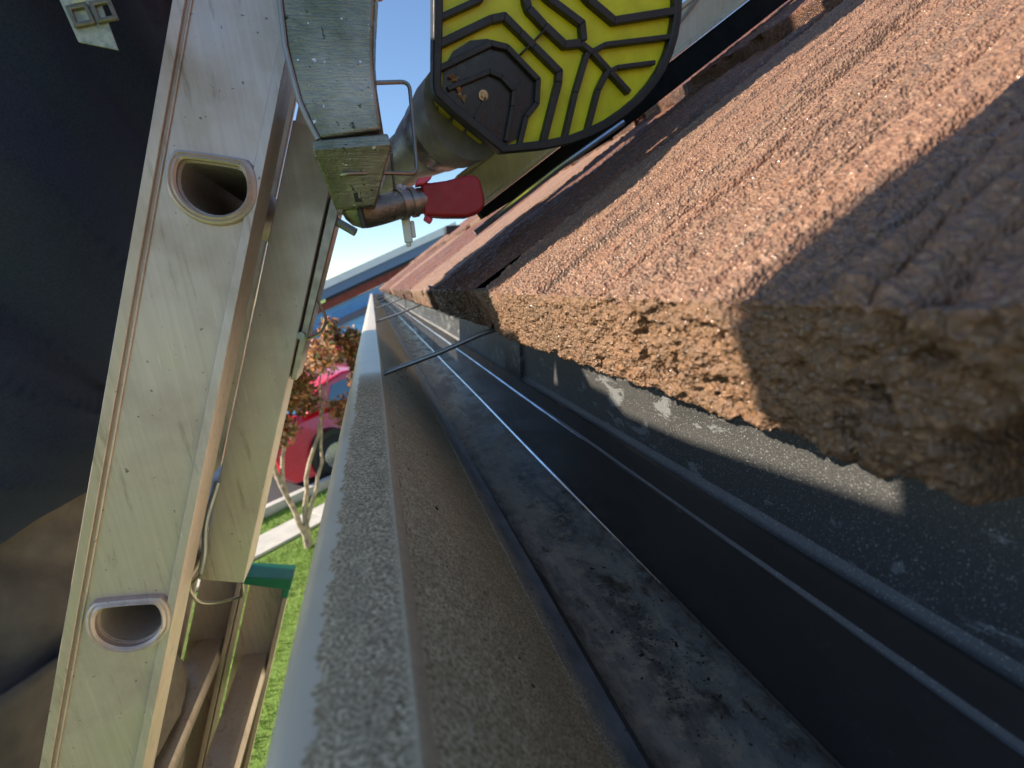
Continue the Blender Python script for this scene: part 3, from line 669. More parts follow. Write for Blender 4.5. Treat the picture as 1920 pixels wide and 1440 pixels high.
mm = M(); mm.tube([(0.0476, 0.3893, 0.04845), (0.051425, 0.391, 0.0459)], .0028, 8); mm.mk('tie', m_pink, sta)
mm = M(); mm.box((0.0300, 0.3935, 0.0315), (0.0362, 0.3995, 0.0500)); mm.box((0.0362, 0.3945, 0.0350), (0.0392, 0.3990, 0.0475)); mm.tube([(.0325, .3965, .0315), (.0330, .3965, .0285)], .0022, 8); mm.mk('tag', m_white, sta, bevel=.001)
mm = M(); mm.tube([(0.031025, 0.3961, 0.07395), (0.032725, 0.3961, 0.068)], .0028, 8); mm.tube([(0.034425, 0.3961, 0.0731), (0.0357, 0.3961, 0.067575)], .0024, 8); mm.mk('clip', m_white, sta)

# ------------------------------------------------------------------ yellow and black stand-off foot
FC = np.array([.1771, .42, .1912]); FA = np.array([-.0131, .9888, .1487]); EA = np.array([.9983, .0213, -.0538]); EB = np.array([-.0564, .1477, -.9874])
foot = empty('standoff_foot', tuple(FC+FA*.05), 'round yellow pad with black tread ribs hanging over the roof tiles', 'ladder foot')
def fp(a, b, d=0.): return FC+EA*a+EB*b+FA*d
rim = [(-0.0985, -0.0444), (-0.1003, -0.0118), (-0.1031, 0.0319), (-0.1041, 0.0457), (-0.1024, 0.054), (-0.0467, 0.0924), (0.008, 0.0864), (0.0467, 0.0732), (0.0803, 0.0523), (0.1039, 0.0276), (0.1158, 0.001), (0.118, -0.0279), (0.1126, -0.0519), (0.0952, -0.0751), (0.0585, -0.094), (0.012, -0.1001), (-0.0308, -0.0938), (-0.0718, -0.0757)]
def smoothloop(P, keep=()):
    P = [np.array(p) for p in P]; out = []
    n = len(P)
    for i in range(n):
        if i in keep: out += [P[i]]; continue
        a, b, c = P[i-1], P[i], P[(i+1) % n]; out += [.25*a+.75*b, .125*a+.75*b+.125*c, .75*b+.25*c]
    return out
rim = smoothloop(rim, keep=(5,))
cen = np.array([.005, -.004])
def inset(P, w): return [p+(cen-p)/np.linalg.norm(cen-p)*w for p in P]
ri = inset(rim, .0030)
mm = M(); mm.prism([fp(*p, .004) for p in ri], [fp(*p, .013) for p in ri]); mm.mk('sole', m_yel, foot)
mm = M(); mm.prism([fp(*p, .0132) for p in inset(rim, .001)], [fp(*(cen+(np.array(p)-cen)*.955), .032) for p in inset(rim, .001)]); mm.mk('sole_back', m_yel, foot, bevel=.002, smooth=50)
def ribbon(mm, pts, wd, d0, d1):
    pts = [np.array(p, float) for p in pts]; L = []; R = []
    for i, p in enumerate(pts):
        if i == 0: t = nrm(pts[1]-p); nn = np.array([-t[1], t[0]]); k = 1
        elif i == len(pts)-1: t = nrm(p-pts[i-1]); nn = np.array([-t[1], t[0]]); k = 1
        else:
            a = nrm(p-pts[i-1]); b = nrm(pts[i+1]-p); t = nrm(a+b); nn = np.array([-t[1], t[0]]); k = 1/max(.5, np.dot(nn, [-a[1], a[0]]))
        L.append(p+nn*wd/2*k); R.append(p-nn*wd/2*k)
    for i in range(len(pts)-1):
        q = [L[i], L[i+1], R[i+1], R[i]]
        mm.hexa([fp(*x, d0) for x in q]+[fp(*x, d1) for x in q])
mm = M(); n = len(rim); r1 = rim; r2 = inset(rim, .0075)
vv = [fp(*p, -.004) for p in r1]+[fp(*p, -.004) for p in r2]+[fp(*p, .0135) for p in r2]+[fp(*p, .0135) for p in r1]
mm.add(vv, [(j*n+i, j*n+(i+1) % n, ((j+1) % 4)*n+(i+1) % n, ((j+1) % 4)*n+i) for j in range(4) for i in range(n)])
mm.mk('rim', m_black, foot, bevel=.0012, smooth=40)
ribs = [([(-0.0985, .0008), (-0.0632, -0.0155), (-.052, -.030)], .0044), ([(-0.0990, 0.0177), (-0.0548, -0.0033), (-0.0437, -0.0061), (-0.0302, 0.0035), (-0.0186, 0.0118), (0.0046, 0.0282), (0.0043, 0.0361), (-0.0087, 0.0826)], .0058),
        ([(-0.0271, -0.0364), (-0.0259, -0.0192), (-0.0235, -0.0133), (-0.0095, -0.0029), (0.0087, 0.0086), (0.0233, 0.0065)], .0062), ([(0.0233, 0.0065), (0.0349, 0.0123), (0.0524, 0.0249), (0.0728, 0.0398)], .0046),
        ([(-0.0305, -0.036), (-0.0053, -0.0213), (0.0238, -0.0077), (0.0260, 0.0045)], .0056), ([(0.0031, -0.0441), (0.0289, -0.0247), (0.0533, -0.0122), (0.1110, -0.0245)], .0060),
        ([(0.0348, 0.0114), (0.0458, 0.0057), (0.1100, -0.0055)], .0042), ([(0.0524, 0.0249), (0.0587, 0.0215), (0.0960, 0.0151)], .0038), ([(0.0299, 0.0127), (0.0202, 0.0431), (0.0106, 0.083)], .0046),
        ([(0.0498, 0.0251), (0.0418, 0.0398), (0.0324, 0.0757)], .0044), ([(-0.0094, -0.0001), (-0.0301, 0.0183)], .0016), ([(-0.0938, -0.029), (-0.0542, -0.0417), (0.0027, -0.0567)], .0050), ([(0.0425, -0.0550), (0.1097, -0.0596)], .0050),
        ([(-0.0540, -.060), (-.03, -.075), (.04, -.078)], .005)]
for P_, wd in ribs:
    mm = M(); ribbon(mm, P_, wd, -.0035, .006); mm.mk('tread_rib', m_black, foot, bevel=.0008, smooth=0)
hub = [(-0.0938, 0.0313), (-0.0857, 0.0198), (-0.0715, 0.0115), (-0.0572, 0.009), (-0.0416, 0.0118), (-0.0278, 0.02), (-0.0182, 0.0317), (-0.0145, 0.0402), (-0.0167, 0.0552), (-0.025, 0.0688), (-0.031, 0.0793), (-0.0455, 0.0880), (-0.0960, 0.0539)]
mm = M(); mm.prism([fp(*p, .0015) for p in hub], [fp(*p, .0050) for p in hub]); hb = mm.mk('hub', m_blackp, foot, smooth=0)
mm = M(); ribbon(mm, [(-0.0985, 0.0335), (-0.055, 0.0129), (-0.0416, 0.0145), (-0.0146, 0.0353), (-0.0155, 0.0531), (-0.025, 0.0637), (-0.0317, 0.0886)], .0045, -.0035, .0035); mm.mk('hub_wall', m_black, foot, bevel=.0007, smooth=0)
mm = M(); ribbon(mm, [(-0.0919, 0.0467), (-0.0565, 0.0324), (-0.0463, 0.0355), (-0.0359, 0.0444), (-0.037, 0.0563), (-0.043, 0.0830)], .0036, -.0030, .0035); mm.mk('hub_wall', m_black, foot, bevel=.0006, smooth=0)
for P_ in ([(-.0600, .0510), (-.0700, .066)], [(-.0359, .0444), (-.0270, .036)]):
    mm = M(); ribbon(mm, P_, .0014, -.001, .003); mm.mk('hub_web', m_black, foot, smooth=0)
mm = M()
for rr, d0, d1 in ((.0042, -.0005, .003), (.0022, -.0020, .002)):
    mm.prism([fp(-.0619+rr*math.cos(k/8*math.pi), .0493+rr*math.sin(k/8*math.pi), d0) for k in range(16)], [fp(-.0619+rr*math.cos(k/8*math.pi), .0493+rr*math.sin(k/8*math.pi), d1) for k in range(16)])
mm.mk('bolt', m_brass, foot, bevel=.0003)
mm = M()
for (a, b) in ((-.0880, .0385), (-.0850, .0440), (-.0835, .0480), (-.0800, .0500), (-.0790, .0540), (-.0860, .0415)):
    p = rng.normal(size=(6, 3))*.0022; c_ = fp(a, b, -.001); mm.add(p+c_, [(0, 1, 2), (2, 3, 4), (4, 5, 0), (0, 2, 4), (1, 3, 5)])
lf = mm.mk('leaf_scrap', m_leaf, smooth=0); tagit(lf, 'dry brown leaf scrap stuck inside the hub of the yellow foot', 'leaf')
# jagged yellow fingers at the lower-left back, ring and tube
def toW(p): return np.array(p, float)
ax0 = fp(-.058, .048, .012); ax1 = np.array([.0450, .640, .1360]); axd = nrm(ax1-ax0)
mm = M(); mm.tube([ax0+axd*.030, ax0+axd*.060], [.0425, .041], 28); mm.mk('ring', m_ring, foot, smooth=50)
mm = M(); mm.tube([ax0+axd*.055, ax0+axd*.060, ax0+axd*.090, ax0+axd*.094], [.0385, .039, .0360, .034], 28); mm.mk('sleeve', m_blackp, foot, smooth=50)
mm = M(); mm.tube([ax0+axd*.094, ax0+axd*.098, ax0+axd*.130], [.033, .034, .030], 24); mm.mk('collar', m_galv, foot, smooth=50)
mm = M(); mm.tube([ax0+axd*.12, ax0+axd*.32], .027, 24); mm.mk('tube', m_galv, foot, smooth=50)
mm = M()
for (a0, b0), (a1, b1), dd_ in (((-.1010, .045), (-.1010, .020), .030), ((-.0990, .0555), (-.1020, .050), .034), ((-.0880, .0640), (-.0980, .0570), .040), ((-.0760, .0725), (-.0860, .0655), .036), ((-.0600, .0830), (-.0740, .0735), .030)):
    mm.hexa([fp(a0, b0, .012), fp(a1, b1, .012), fp(a1*.97, b1*.97, .012), fp(a0*.97, b0*.97, .012), fp(a0*.96, b0*1.0, dd_), fp(a1*.97, b1*1.02, dd_*.9), fp(a1*.92, b1*.95, dd_*.9), fp(a0*.90, b0*.92, dd_)])
mm.mk('finger', m_yel, foot, bevel=.0012)

# ------------------------------------------------------------------ aluminium rail lying above the tiles
br = empty('roof_rail', (.3, .56, .12), 'beige aluminium rail lying up the slope over a black strip standing in for shade, behind the yellow foot', 'rail')
bs = SL; bn = NM; B0 = np.array([.128, .55, .0735])
def bp(s, h, y): return B0+bs*s+bn*h+np.array([0, y, 0])
mm = M(); poly = [(-.0, .0), (.0, .004), (.0022, .0055), (.0022, .036), (.0, .0375), (.0, .042), (.028, .042), (.028, .040), (.0045, .040), (.0045, .002), (.028, .002), (.028, .0)]
mm.prism([bp(0, h, y) for y, h in poly], [bp(.95, h, y) for y, h in poly]); mm.mk('bar', m_beige, br, bevel=.0006)
mm = M(); q = [(.004, -.030), (.024, -.030), (.024, -.001), (.004, -.001)]; mm.prism([bp(.0, h*.35, y) for y, h in q], [bp(.18, h*.95, y) for y, h in q]); mm.prism([bp(.1805, h*.95, y) for y, h in q], [bp(.95, h, y) for y, h in q]); mm.mk('gap_shade', m_matte, br, bevel=.002)  # black strip painting the shaded gap between rail and tiles
mm = M(); mm.tube([bp(-.02, -.017, .0), bp(.10, -.0175, -.001), bp(.20, -.022, .0)], .0035, 10); mm.mk('support_rod', m_seam, br)
mm = M(); mm.tube([bp(.30, .022, -.002), bp(.36, .036, -.002)], .0016, 8); mm.mk('wire', m_steelw, br)
mm = M(); mm.hexa([bp(.22, .045, .004), bp(.36, .045, .004), bp(.36, .045, .02), bp(.22, .045, .02), bp(.24, .075, .004), bp(.40, .075, .004), bp(.40, .075, .02), bp(.24, .075, .02)]); mm.mk('clamp', m_yel, br, bevel=.004)

# ------------------------------------------------------------------ person on the ladder
m_shirt = Nodes('navy_shirt'); m_shirt.setv('Base Color', m_shirt.ramp(m_shirt.noise(700, None, 3), [(.3, (.017, .025, .052)), (.7, (.030, .042, .080))])).setv('Roughness', .8).setv('Specular IOR Level', .3); m_shirt.bump(m_shirt.noise(1400, None, 2), .3, .0006); m_shirt = m_shirt.mat
m_pants = simple('khaki_trousers', (.15, .125, .105), .9, 0, .18, 45, .4, 1200, bd=.0006)
m_skin = simple('skin', (.42, .24, .16), .5, 0, .08, 30)
m_hair = simple('dark_hair', (.02, .014, .01), .6)
m_shoe = simple('work_boots', (.06, .04, .025), .6)
PX = np.array([-.415, .56, -.17])    # centre of the waist
def onaxis(h): # body axis leans towards the ladder
    return PX+np.array([.36*h, 0, .93*h])
per = empty('person', tuple(lp(-1.19, -.125, .54)), 'person in navy shirt and khaki trousers standing on the ladder, left edge', 'person')
bme = bpy.data.meshes.new('body')
J = {}; vs = []; es = []; rad = []
def jn(name, p, r, par=None):
    J[name] = len(vs); vs.append(tuple(np.array(p)+[0, 0, H]-np.array(wloc(per)))); rad.append(r)
    if par is not None: es.append((J[par], J[name]))
jn('pelvis', onaxis(-.04), .055); jn('belly', onaxis(.08), .07, 'pelvis'); jn('chest', onaxis(.30), .11, 'belly'); jn('neck0', onaxis(.52), .06, 'chest'); jn('neck', onaxis(.58)+[.01, 0, 0], .045, 'neck0')
jn('head', onaxis(.66)+[.02, 0, 0], .07, 'neck'); jn('crown', onaxis(.76)+[.01, 0, 0], .075, 'head'); jn('nose', onaxis(.68)+[.115, 0, 0], .012, 'head')
for sd, yy, tag_ in ((-1, .395, 'a'), (1, .70, 'b')):
    sy = PX[1]+sd*.13
    jn('sh'+tag_, (*onaxis(.47)[:1], sy, onaxis(.47)[2]), .052, 'chest'); hand = lp(.36, -.112, yy)
    el_ = (onaxis(.42)+np.array([0, 0, 0]))*.5+hand*.5+np.array([-.06, sd*.10, -.07]); el_[1] = PX[1]+sd*.17
    jn('el'+tag_, el_, .040, 'sh'+tag_); jn('wr'+tag_, hand+[-.06, 0, -.03], .026, 'el'+tag_); jn('ha'+tag_, hand+[-.025, 0, -.005], .030, 'wr'+tag_)
    for k in range(4):
        b0 = hand+np.array([-.005, 0, .03-.018*k]); jn('f%s%d' % (tag_, k), b0+[.0, -.022*sd, 0], .008, 'ha'+tag_); jn('g%s%d' % (tag_, k), b0+[.035, -.020*sd, 0], .008, 'f%s%d' % (tag_, k)); jn('h%s%d' % (tag_, k), b0+[.042, .006*sd, 0], .007, 'g%s%d' % (tag_, k))
    jn('t'+tag_, hand+[-.01, .03*sd, .02], .010, 'ha'+tag_); jn('u'+tag_, hand+[.02, .034*sd, .03], .009, 't'+tag_)
    hp = PX+[-.02, sd*.085, -.12]; ft = lp(-1.16, -.15, .54+sd*.10)
    jn('hi'+tag_, hp, .045, 'pelvis'); kn = (hp+ft)/2+[.05, 0, .02]; jn('kn'+tag_, kn, .045, 'hi'+tag_); jn('an'+tag_, ft+[-.06, 0, .09], .036, 'kn'+tag_); jn('to'+tag_, ft+[.06, 0, .035], .032, 'an'+tag_)
bme.from_pydata(vs, es, []); bo = bpy.data.objects.new('body', bme); col.objects.link(bo); bo.parent = per; bme.materials.append(m_skin)
sk = bo.modifiers.new('skin', 'SKIN'); sk.use_smooth_shade = True
for i, d_ in enumerate(bme.skin_vertices[0].data): d_.radius = (rad[i], rad[i]); d_.use_root = (i == 0)
sb = bo.modifiers.new('subdivision', 'SUBSURF'); sb.levels = 1; sb.render_levels = 2
def loft(name, rings, mat, parent, nth=72, sub=8, fold=.0, fs=3, seed=5, cap=False, tilt=0.):
    """rings: (centre, rx, ry) -- smooth cloth tube with folds"""
    C = np.array([r[0] for r in rings], float); RX = np.array([r[1] for r in rings]); RY = np.array([r[2] for r in rings]); k = len(rings)
    t = np.linspace(0, k-1, (k-1)*sub+1)
    def ip(A):
        i = np.clip(t.astype(int), 0, k-2); f = t-i; i0 = np.clip(i-1, 0, k-1); i3 = np.clip(i+2, 0, k-1)
        A = np.asarray(A, float); sh = (-1,)+(1,)*(A.ndim-1); f = f.reshape(sh)
        return .5*((2*A[i])+(-A[i0]+A[i+1])*f+(2*A[i0]-5*A[i]+4*A[i+1]-A[i3])*f**2+(-A[i0]+3*A[i]-3*A[i+1]+A[i3])*f**3)
    Cc, rx, ry = ip(C), ip(RX), ip(RY); V = []; th = np.linspace(0, 2*math.pi, nth, endpoint=False)
    for j in range(len(t)):
        ff_ = fbm(np.cos(th)*fs+t[j]*.9, np.sin(th)*fs+t[j]*1.3+10, seed, 3)*fold
        for a, q in zip(th, ff_): V.append(Cc[j]+np.array([(rx[j]+q)*math.cos(a), (ry[j]+q)*math.sin(a), tilt*max(0, 1-t[j]/2.5)*rx[j]*math.cos(a)]))
    F = [(j*nth+i, j*nth+(i+1) % nth, (j+1)*nth+(i+1) % nth, (j+1)*nth+i) for j in range(len(t)-1) for i in range(nth)]
    if cap: F += [list(range(nth))]
    o = obj(name, V, F, mat, parent, smooth=180)
    so_ = o.modifiers.new('cloth', 'SOLIDIFY'); so_.thickness = .003; so_.offset = 1
    return o
jn_ = None
shirt = loft('shirt', [(onaxis(-.100)+[-.012, 0, 0], .170, .176), (onaxis(.0)+[0, 0, 0], .163, .172), (onaxis(.10), .150, .168), (onaxis(.22)+[.006, 0, 0], .142, .175), (onaxis(.34)+[.004, 0, 0], .145, .19), (onaxis(.46), .135, .185), (onaxis(.54), .09, .12), (onaxis(.57), .055, .062)], m_shirt, per, 120, 12, .036, 2.2, 5, tilt=.60)
for tag_, sd in (('a', -1), ('b', 1)):
    g_ = lambda n_: np.array(vs[J[n_]])-[0, 0, H]+np.array(wloc(per))
    mm = M(); pts = [g_('sh'+tag_)+[-.0, -.04*sd, 0], g_('sh'+tag_), g_('sh'+tag_)*.5+g_('el'+tag_)*.5, g_('el'+tag_)*.92+g_('sh'+tag_)*.08]
    mm.tube(pts, [.075, .080, .072, .066], 24); mm.mk('sleeve', m_shirt, per, smooth=180)
    hp = g_('hi'+tag_); kn = g_('kn'+tag_); an = g_('an'+tag_)
    loft('trouser_leg', [(an+[0, 0, .02], .066, .066), (an*.6+kn*.4, .075, .075), (kn, .085, .082), (kn*.5+hp*.5+[.0, 0, 0], .105, .098), (hp+[.0, -.01*sd, 0], .115, .10)], m_pants, per, 48, 8, .016, 2.4, 9+sd)
    mm = M(); ft = g_('an'+tag_); mm.hexa([ft+[-.05, -.045, -.09], ft+[.20, -.045, -.09], ft+[.20, .045, -.09], ft+[-.05, .045, -.09], ft+[-.05, -.04, .03], ft+[.06, -.04, .03], ft+[.06, .04, .03], ft+[-.05, .04, .03]]); mm.mk('boot', m_shoe, per, bevel=.02, seg=4, smooth=60)
loft('trousers', [(PX+[-.03, 0, -.30], .150, .165), (PX+[-.032, 0, -.20], .150, .166), (PX+[-.032, 0, -.13], .142, .158), (PX+[-.02, 0, -.05], .120, .135), (onaxis(.0), .105, .12), (onaxis(.08), .10, .11)], m_pants, per, 80, 8, .020, 2.6, 15)
mm = M(); c_ = onaxis(.735)+np.array([-.012, 0, .02])
for j in range(9):
    a = -.5+j*.26
    mm.tube([c_+[.095*math.cos(a+.6*0), .07*math.cos(j), .05*math.sin(a)], c_+[.02, .0, .095], c_+[-.10, .05*math.sin(j*2), -.01], c_+[-.09, .045*math.sin(j*2), -.09]], [.02, .05, .045, .02], 10)
mm.mk('hair', m_hair, per, smooth=180)
# unseen arm added beside the lens to shade the near tile and gutter
shade_arm = empty('person', (-.46, -.22, .70), "photographer's arm in a navy sleeve, added out of view beside the lens to cast shade", 'person')
mm = M(); mm.tube([(-.46, -.09, .80), (-.44, .008, .60), (-.40, .072, .40), (-.375, .084, .26), (-.37, .078, .18)], [.085, .078, .072, .066, .056], 28)
mm.mk('sleeve', m_shirt, shade_arm, smooth=180)
mm = M(); mm.tube([(-.37, .06, .170), (-.37, .12, .158), (-.37, .22, .156), (-.37, .275, .156)], [.046, .040, .033, .031], 24)
ham = mm.mk('shade_forearm', m_skin, shade_arm, smooth=180)
mm = M(); mm.tube([(-.37, .27, .156), (-.372, .29, .156), (-.374, .33, .156), (-.374, .355, .156)], [.030, .038, .040, .032], 20)
for k in range(4):
    z = .183-.018*k; mm.tube(rounded([(-.374, .34, z), (-.378, .385-.004*abs(k-1.5), z), (-.406, .40, z-.002), (-.42, .375, z-.003)], .012), .0092, 10)
mm.tube(rounded([(-.366, .31, .180), (-.360, .34, .197), (-.374, .37, .202)], .01), .0100, 10)
mm.mk('hand', m_skin, ham, smooth=180)
# pale strap with a buckle and printed marks, hanging over the chest
def strapx(px_, z, y): return (px_, y, z)
m_strap = Nodes('woven_strap'); wv = m_strap.noise(260, None, 2); m_strap.setv('Base Color', m_strap.ramp(wv, [(.35, (.30, .32, .30)), (.65, (.50, .50, .42))])).setv('Roughness', .7); m_strap = m_strap.mat
m_buck = simple('bronze_buckle', (.23, .19, .13), .4, .6, .2, 300)
m_ink = simple('strap_print', (.62, .56, .30), .6, 0, .1, 100)
YS = .378
S0, S1 = np.array([-.1560, YS+.006, .290]), np.array([-.1262, YS-.012, .1560]); 
sdv = nrm(S1-S0); swd = nrm(np.cross(sdv, [0, -1, 0]))
def sp(t, w_, d=0): return S0+(S1-S0)*t+swd*w_+np.array([0, -d, 0])
mm = M(); W_ = .0135
mm.hexa([sp(0, -W_, 0), sp(0, W_, 0), sp(1., W_, 0), sp(1.06, -W_*.3, 0)]+[sp(0, -W_, .0015), sp(0, W_, .0015), sp(1., W_, .0015), sp(1.06, -W_*.3, .0015)]); strp = mm.mk('strap', m_strap, per, smooth=0)
mm = M()
for k in range(26):
    t = .02+k*.036
    if t > .86: break
    for w0, w1 in ((-.008, -.001), (.001, .008)):
        if rng.random() < .12: continue
        mm.hexa([sp(t, w0, .0015), sp(t, w1, .0015), sp(t+.012, w1, .0015), sp(t+.012, w0, .0015), sp(t, w0, .0019), sp(t, w1, .0019), sp(t+.012, w1, .0019), sp(t+.012, w0, .0019)])
mm.mk('woven_marks', m_ink, strp, smooth=0)
mm = M()
for w0 in (-.006, .006):
    c_ = [(w0-.0055, .87), (w0+.0055, .87), (w0+.0055, .955), (w0-.0055, .955)]; ci = [(w0-.0034, .888), (w0+.0034, .888), (w0+.0034, .937), (w0-.0034, .937)]
    v_ = [sp(t, a, d) for d in (.0016, .0042) for L2 in (c_, ci) for a, t in L2]
    mm.add(v_, [(0, 1, 5, 4), (1, 2, 6, 5), (2, 3, 7, 6), (3, 0, 4, 7), (8, 9, 13, 12), (9, 10, 14, 13), (10, 11, 15, 14), (11, 8, 12, 15), (0, 1, 9, 8), (1, 2, 10, 9), (2, 3, 11, 10), (3, 0, 8, 11), (4, 5, 13, 12), (5, 6, 14, 13), (6, 7, 15, 14), (7, 4, 12, 15)])
mm.mk('buckle', m_buck, per, bevel=.0006)

# ------------------------------------------------------------------ crape myrtle
m_bark = simple('pale_bark', (.38, .30, .22), .8, 0, .55, 14, .4, 60, bd=.004)
tree = empty('flowering_tree', (-1.10, 5.25, -H), 'crape myrtle with pale forked stems, orange leaves and pink blossom on the lawn', 'tree')
B = np.array([-1.10, 5.25, -H])
stems = [[B, B+[-.05, 0, .45], B+[-.16, .02, .95], B+[-.20, 0, 1.35], B+[-.10, .1, 1.9]], [B+[.02, 0, .02], B+[.02, .03, .30], B+[.10, .1, .75], B+[.30, .2, 1.2], B+[.42, .2, 1.75]],
         [B+[-.10, .01, .65], B+[-.20, .05, .95], B+[-.34, 0, 1.25], B+[-.5, -.1, 1.8]], [B+[0, 0, .2], B+[.14, .02, .52], B+[.30, .08, .92], B+[.36, .1, 1.4], B+[.55, .0, 1.9]],
         [B+[-.12, .01, .75], B+[-.08, .1, 1.05], B+[.02, .1, 1.35], B+[.08, 0, 2.0]]]
def crook(P_):
    out = [np.array(P_[0], float)]
    for a, b in zip(P_[:-1], P_[1:]):
        a = np.array(a, float); b = np.array(b, float)
        for k in (1, 2, 3): out.append(a+(b-a)*k/3+(rng.normal(size=3)*.012 if k < 3 else 0))
    return out
for i, P_ in enumerate(stems):
    c_ = crook(P_); n = len(c_); r0 = .036 if i < 2 else .026; mm = M(); mm.tube(c_, [r0*(1-.7*k/(n-1)) for k in range(n)], 9); mm.mk('trunk' if i < 1 else 'limb', m_bark, tree, smooth=60)
def leaves(name, mats, n, cent, parent, size=.05, wts=None):
    v = []; f = []; mi = []
    for i in range(n):
        c_, R_a = cent[rng.integers(len(cent))]; d = rng.normal(size=3); d /= np.linalg.norm(d); p = np.array(c_)+d*np.array(R_a)*rng.uniform(.35, 1.08)
        a = nrm(rng.normal(size=3)); b = nrm(np.cross(a, rng.normal(size=3))); s_ = size*rng.uniform(.6, 1.3); k = len(v)
        v += [p-a*s_, p+b*s_*.42, p+a*s_, p-b*s_*.42]; f.append((k, k+1, k+2, k+3)); mi.append(rng.choice(len(mats), p=wts))
    return obj(name, v, f, mats, parent, mi=mi, smooth=0)
def leafm(name, c):
    s = Nodes(name); s.setv('Base Color', s.ramp(s.noise(6), [(.3, tuple(x*.7 for x in c)), (.7, tuple(min(1, x*1.3) for x in c))])).setv('Roughness', .6)
    s.setv('Subsurface Weight', .0).setv('Transmission Weight', 0.)
    tr = s.n('ShaderNodeBsdfTranslucent'); tr.inputs[0].default_value = (*[min(1, x*1.6) for x in c], 1); mx = s.n('ShaderNodeMixShader'); mx.inputs[0].default_value = .45
    out = s.t.nodes['Material Output']; s.l(s.b.outputs[0], mx.inputs[1]); s.l(tr.outputs[0], mx.inputs[2]); s.l(mx.outputs[0], out.inputs[0]); return s.mat
lm = [leafm('leaf_orange', (.46, .22, .09)), leafm('leaf_brown', (.15, .065, .04)), leafm('leaf_green', (.08, .11, .03)), leafm('leaf_tan', (.50, .36, .25))]
cent = []
for i in range(34):
    c_ = B+np.array([rng.uniform(-.75, 1.0), rng.uniform(-.5, .5), rng.uniform(1.42, 2.12)]); cent.append((c_, (.20, .20, .16)))
cent += [(B+[.62, 0, 2.3], (.10, .1, .16)), (B+[.80, 0, 2.2], (.14, .1, .14)), (B+[.45, 0, 2.12], (.12, .1, .14))]
leaves('foliage', lm, 17000, cent, tree, .036, [.36, .30, .20, .14])
pk = leafm('blossom_pink', (.75, .05, .16)); fl = [(B+[.36, -.12, 2.37], (.05, .05, .05)), (B+[.43, -.1, 2.30], (.04, .05, .05)), (B+[.40, -.1, 2.22], (.04, .04, .04)), (B+[.52, -.1, 2.13], (.07, .05, .04)), (B+[.64, -.1, 2.12], (.06, .05, .04)), (B+[-.3, -.1, 2.2], (.12, .1, .1)), (B+[.10, -.3, 1.45], (.035, .03, .03))]
leaves('blossom', [pk], 900, fl, tree, .022)
mm = M()
mm.tube([B+[.1, 0, 1.9], B+[.20, -.08, 2.3]], .006, 6); mm.tube([B+[.42, 0, 1.75], B+[.60, 0, 2.35]], .008, 6); mm.mk('twig', m_bark, tree)

# ------------------------------------------------------------------ red car at the kerb
m_redp = simple('red_car_paint', (.62, .010, .030), .25, 0, .03, 3, coat=1.)
m_glass = simple('car_glass', (.05, .12, .20), .08, 0, .05, 3, spec=.9)
m_tyre = simple('tyre', (.02, .02, .02), .8); m_rim = simple('wheel_rim', (.55, .55, .56), .25, .9)
m_chrome = simple('chrome', (.7, .7, .72), .12, 1.); m_lamp = simple('headlight', (.75, .75, .78), .1, .3)
ca = st(5.3, 7.10, 0); car = empty('parked_car', (ca[0], ca[1], -H), 'red car parked at the kerb behind the flowering tree', 'car')
def cp3(a, o, z): p = st(5.3+a, 7.10+o, z); return (p[0], p[1], z-H)
side = [(-2.15, .30), (-2.2, .62), (-2.12, .86), (-1.75, .98), (-1.30, 1.02), (-.85, 1.02), (.85, 1.00), (1.45, .93), (1.95, .82), (2.18, .68), (2.22, .35), (2.10, .17), (1.85, .14), (-2.0, .14)]
# wheel arches cut as dark openings set into the flanks
def carloop(o, k): return [cp3(a, o, z) for a, z in side]
mm = M(); n = len(side); loops = []
for o, sx in ((-.88, .0), (-.90, 0.), (-.80, 1.), (.80, 1.), (.90, 0), (.88, 0)):
    L2 = []
    for a, z in side:
        zz = z if not (sx == 0. and z > .8) else z-.10+.0*z
        oo = o*(1-.26*min(1, max(0, (z-.42)/.5))); L2.append(cp3(a*(.985 if sx == 0 else 1), oo, zz))
    loops.append(L2)
vv = [p for L2 in loops for p in L2]; ff = [(j*n+i, j*n+(i+1) % n, (j+1)*n+(i+1) % n, (j+1)*n+i) for j in range(5) for i in range(n)]+[list(range(n)), [5*n+i for i in range(n)]]
mm.add(vv, ff); mm.mk('body', m_redp, car, bevel=.03, seg=3, smooth=40)
cab = [(-1.55, 1.0), (-1.20, 1.36), (-.75, 1.47), (.10, 1.46), (.45, 1.36), (1.02, .98)]
mm = M(); n = len(cab); mm.prism([cp3(a, -(.62+.30*(1.47-z)), z) for a, z in cab], [cp3(a, (.62+.30*(1.47-z)), z) for a, z in cab]); mm.mk('cabin', m_redp, car, bevel=.04, seg=3, smooth=40)
for nm, P_ in (('side_window', [(-1.22, 1.03), (-1.02, 1.32), (-.42, 1.40), (-.42, 1.03)]), ('side_window', [(-.35, 1.03), (-.35, 1.40), (.12, 1.39), (.38, 1.30), (.72, 1.03)])):
    for sgn in (-1, 1):
        mm = M(); A = [cp3(a, sgn*(.623+.30*(1.47-z)+.004), z) for a, z in P_]; B_ = [cp3(a, sgn*(.60+.30*(1.47-z)), z) for a, z in P_]; mm.prism(A, B_); mm.mk(nm, m_glass, car, smooth=0)
mm = M(); mm.hexa([cp3(.50, -.60, 1.34), cp3(.50, .60, 1.34), cp3(.98, .70, 1.02), cp3(.98, -.70, 1.02), cp3(.52, -.60, 1.355), cp3(.52, .60, 1.355), cp3(1.01, .70, 1.035), cp3(1.01, -.70, 1.035)]); mm.mk('windscreen', m_glass, car, smooth=0)
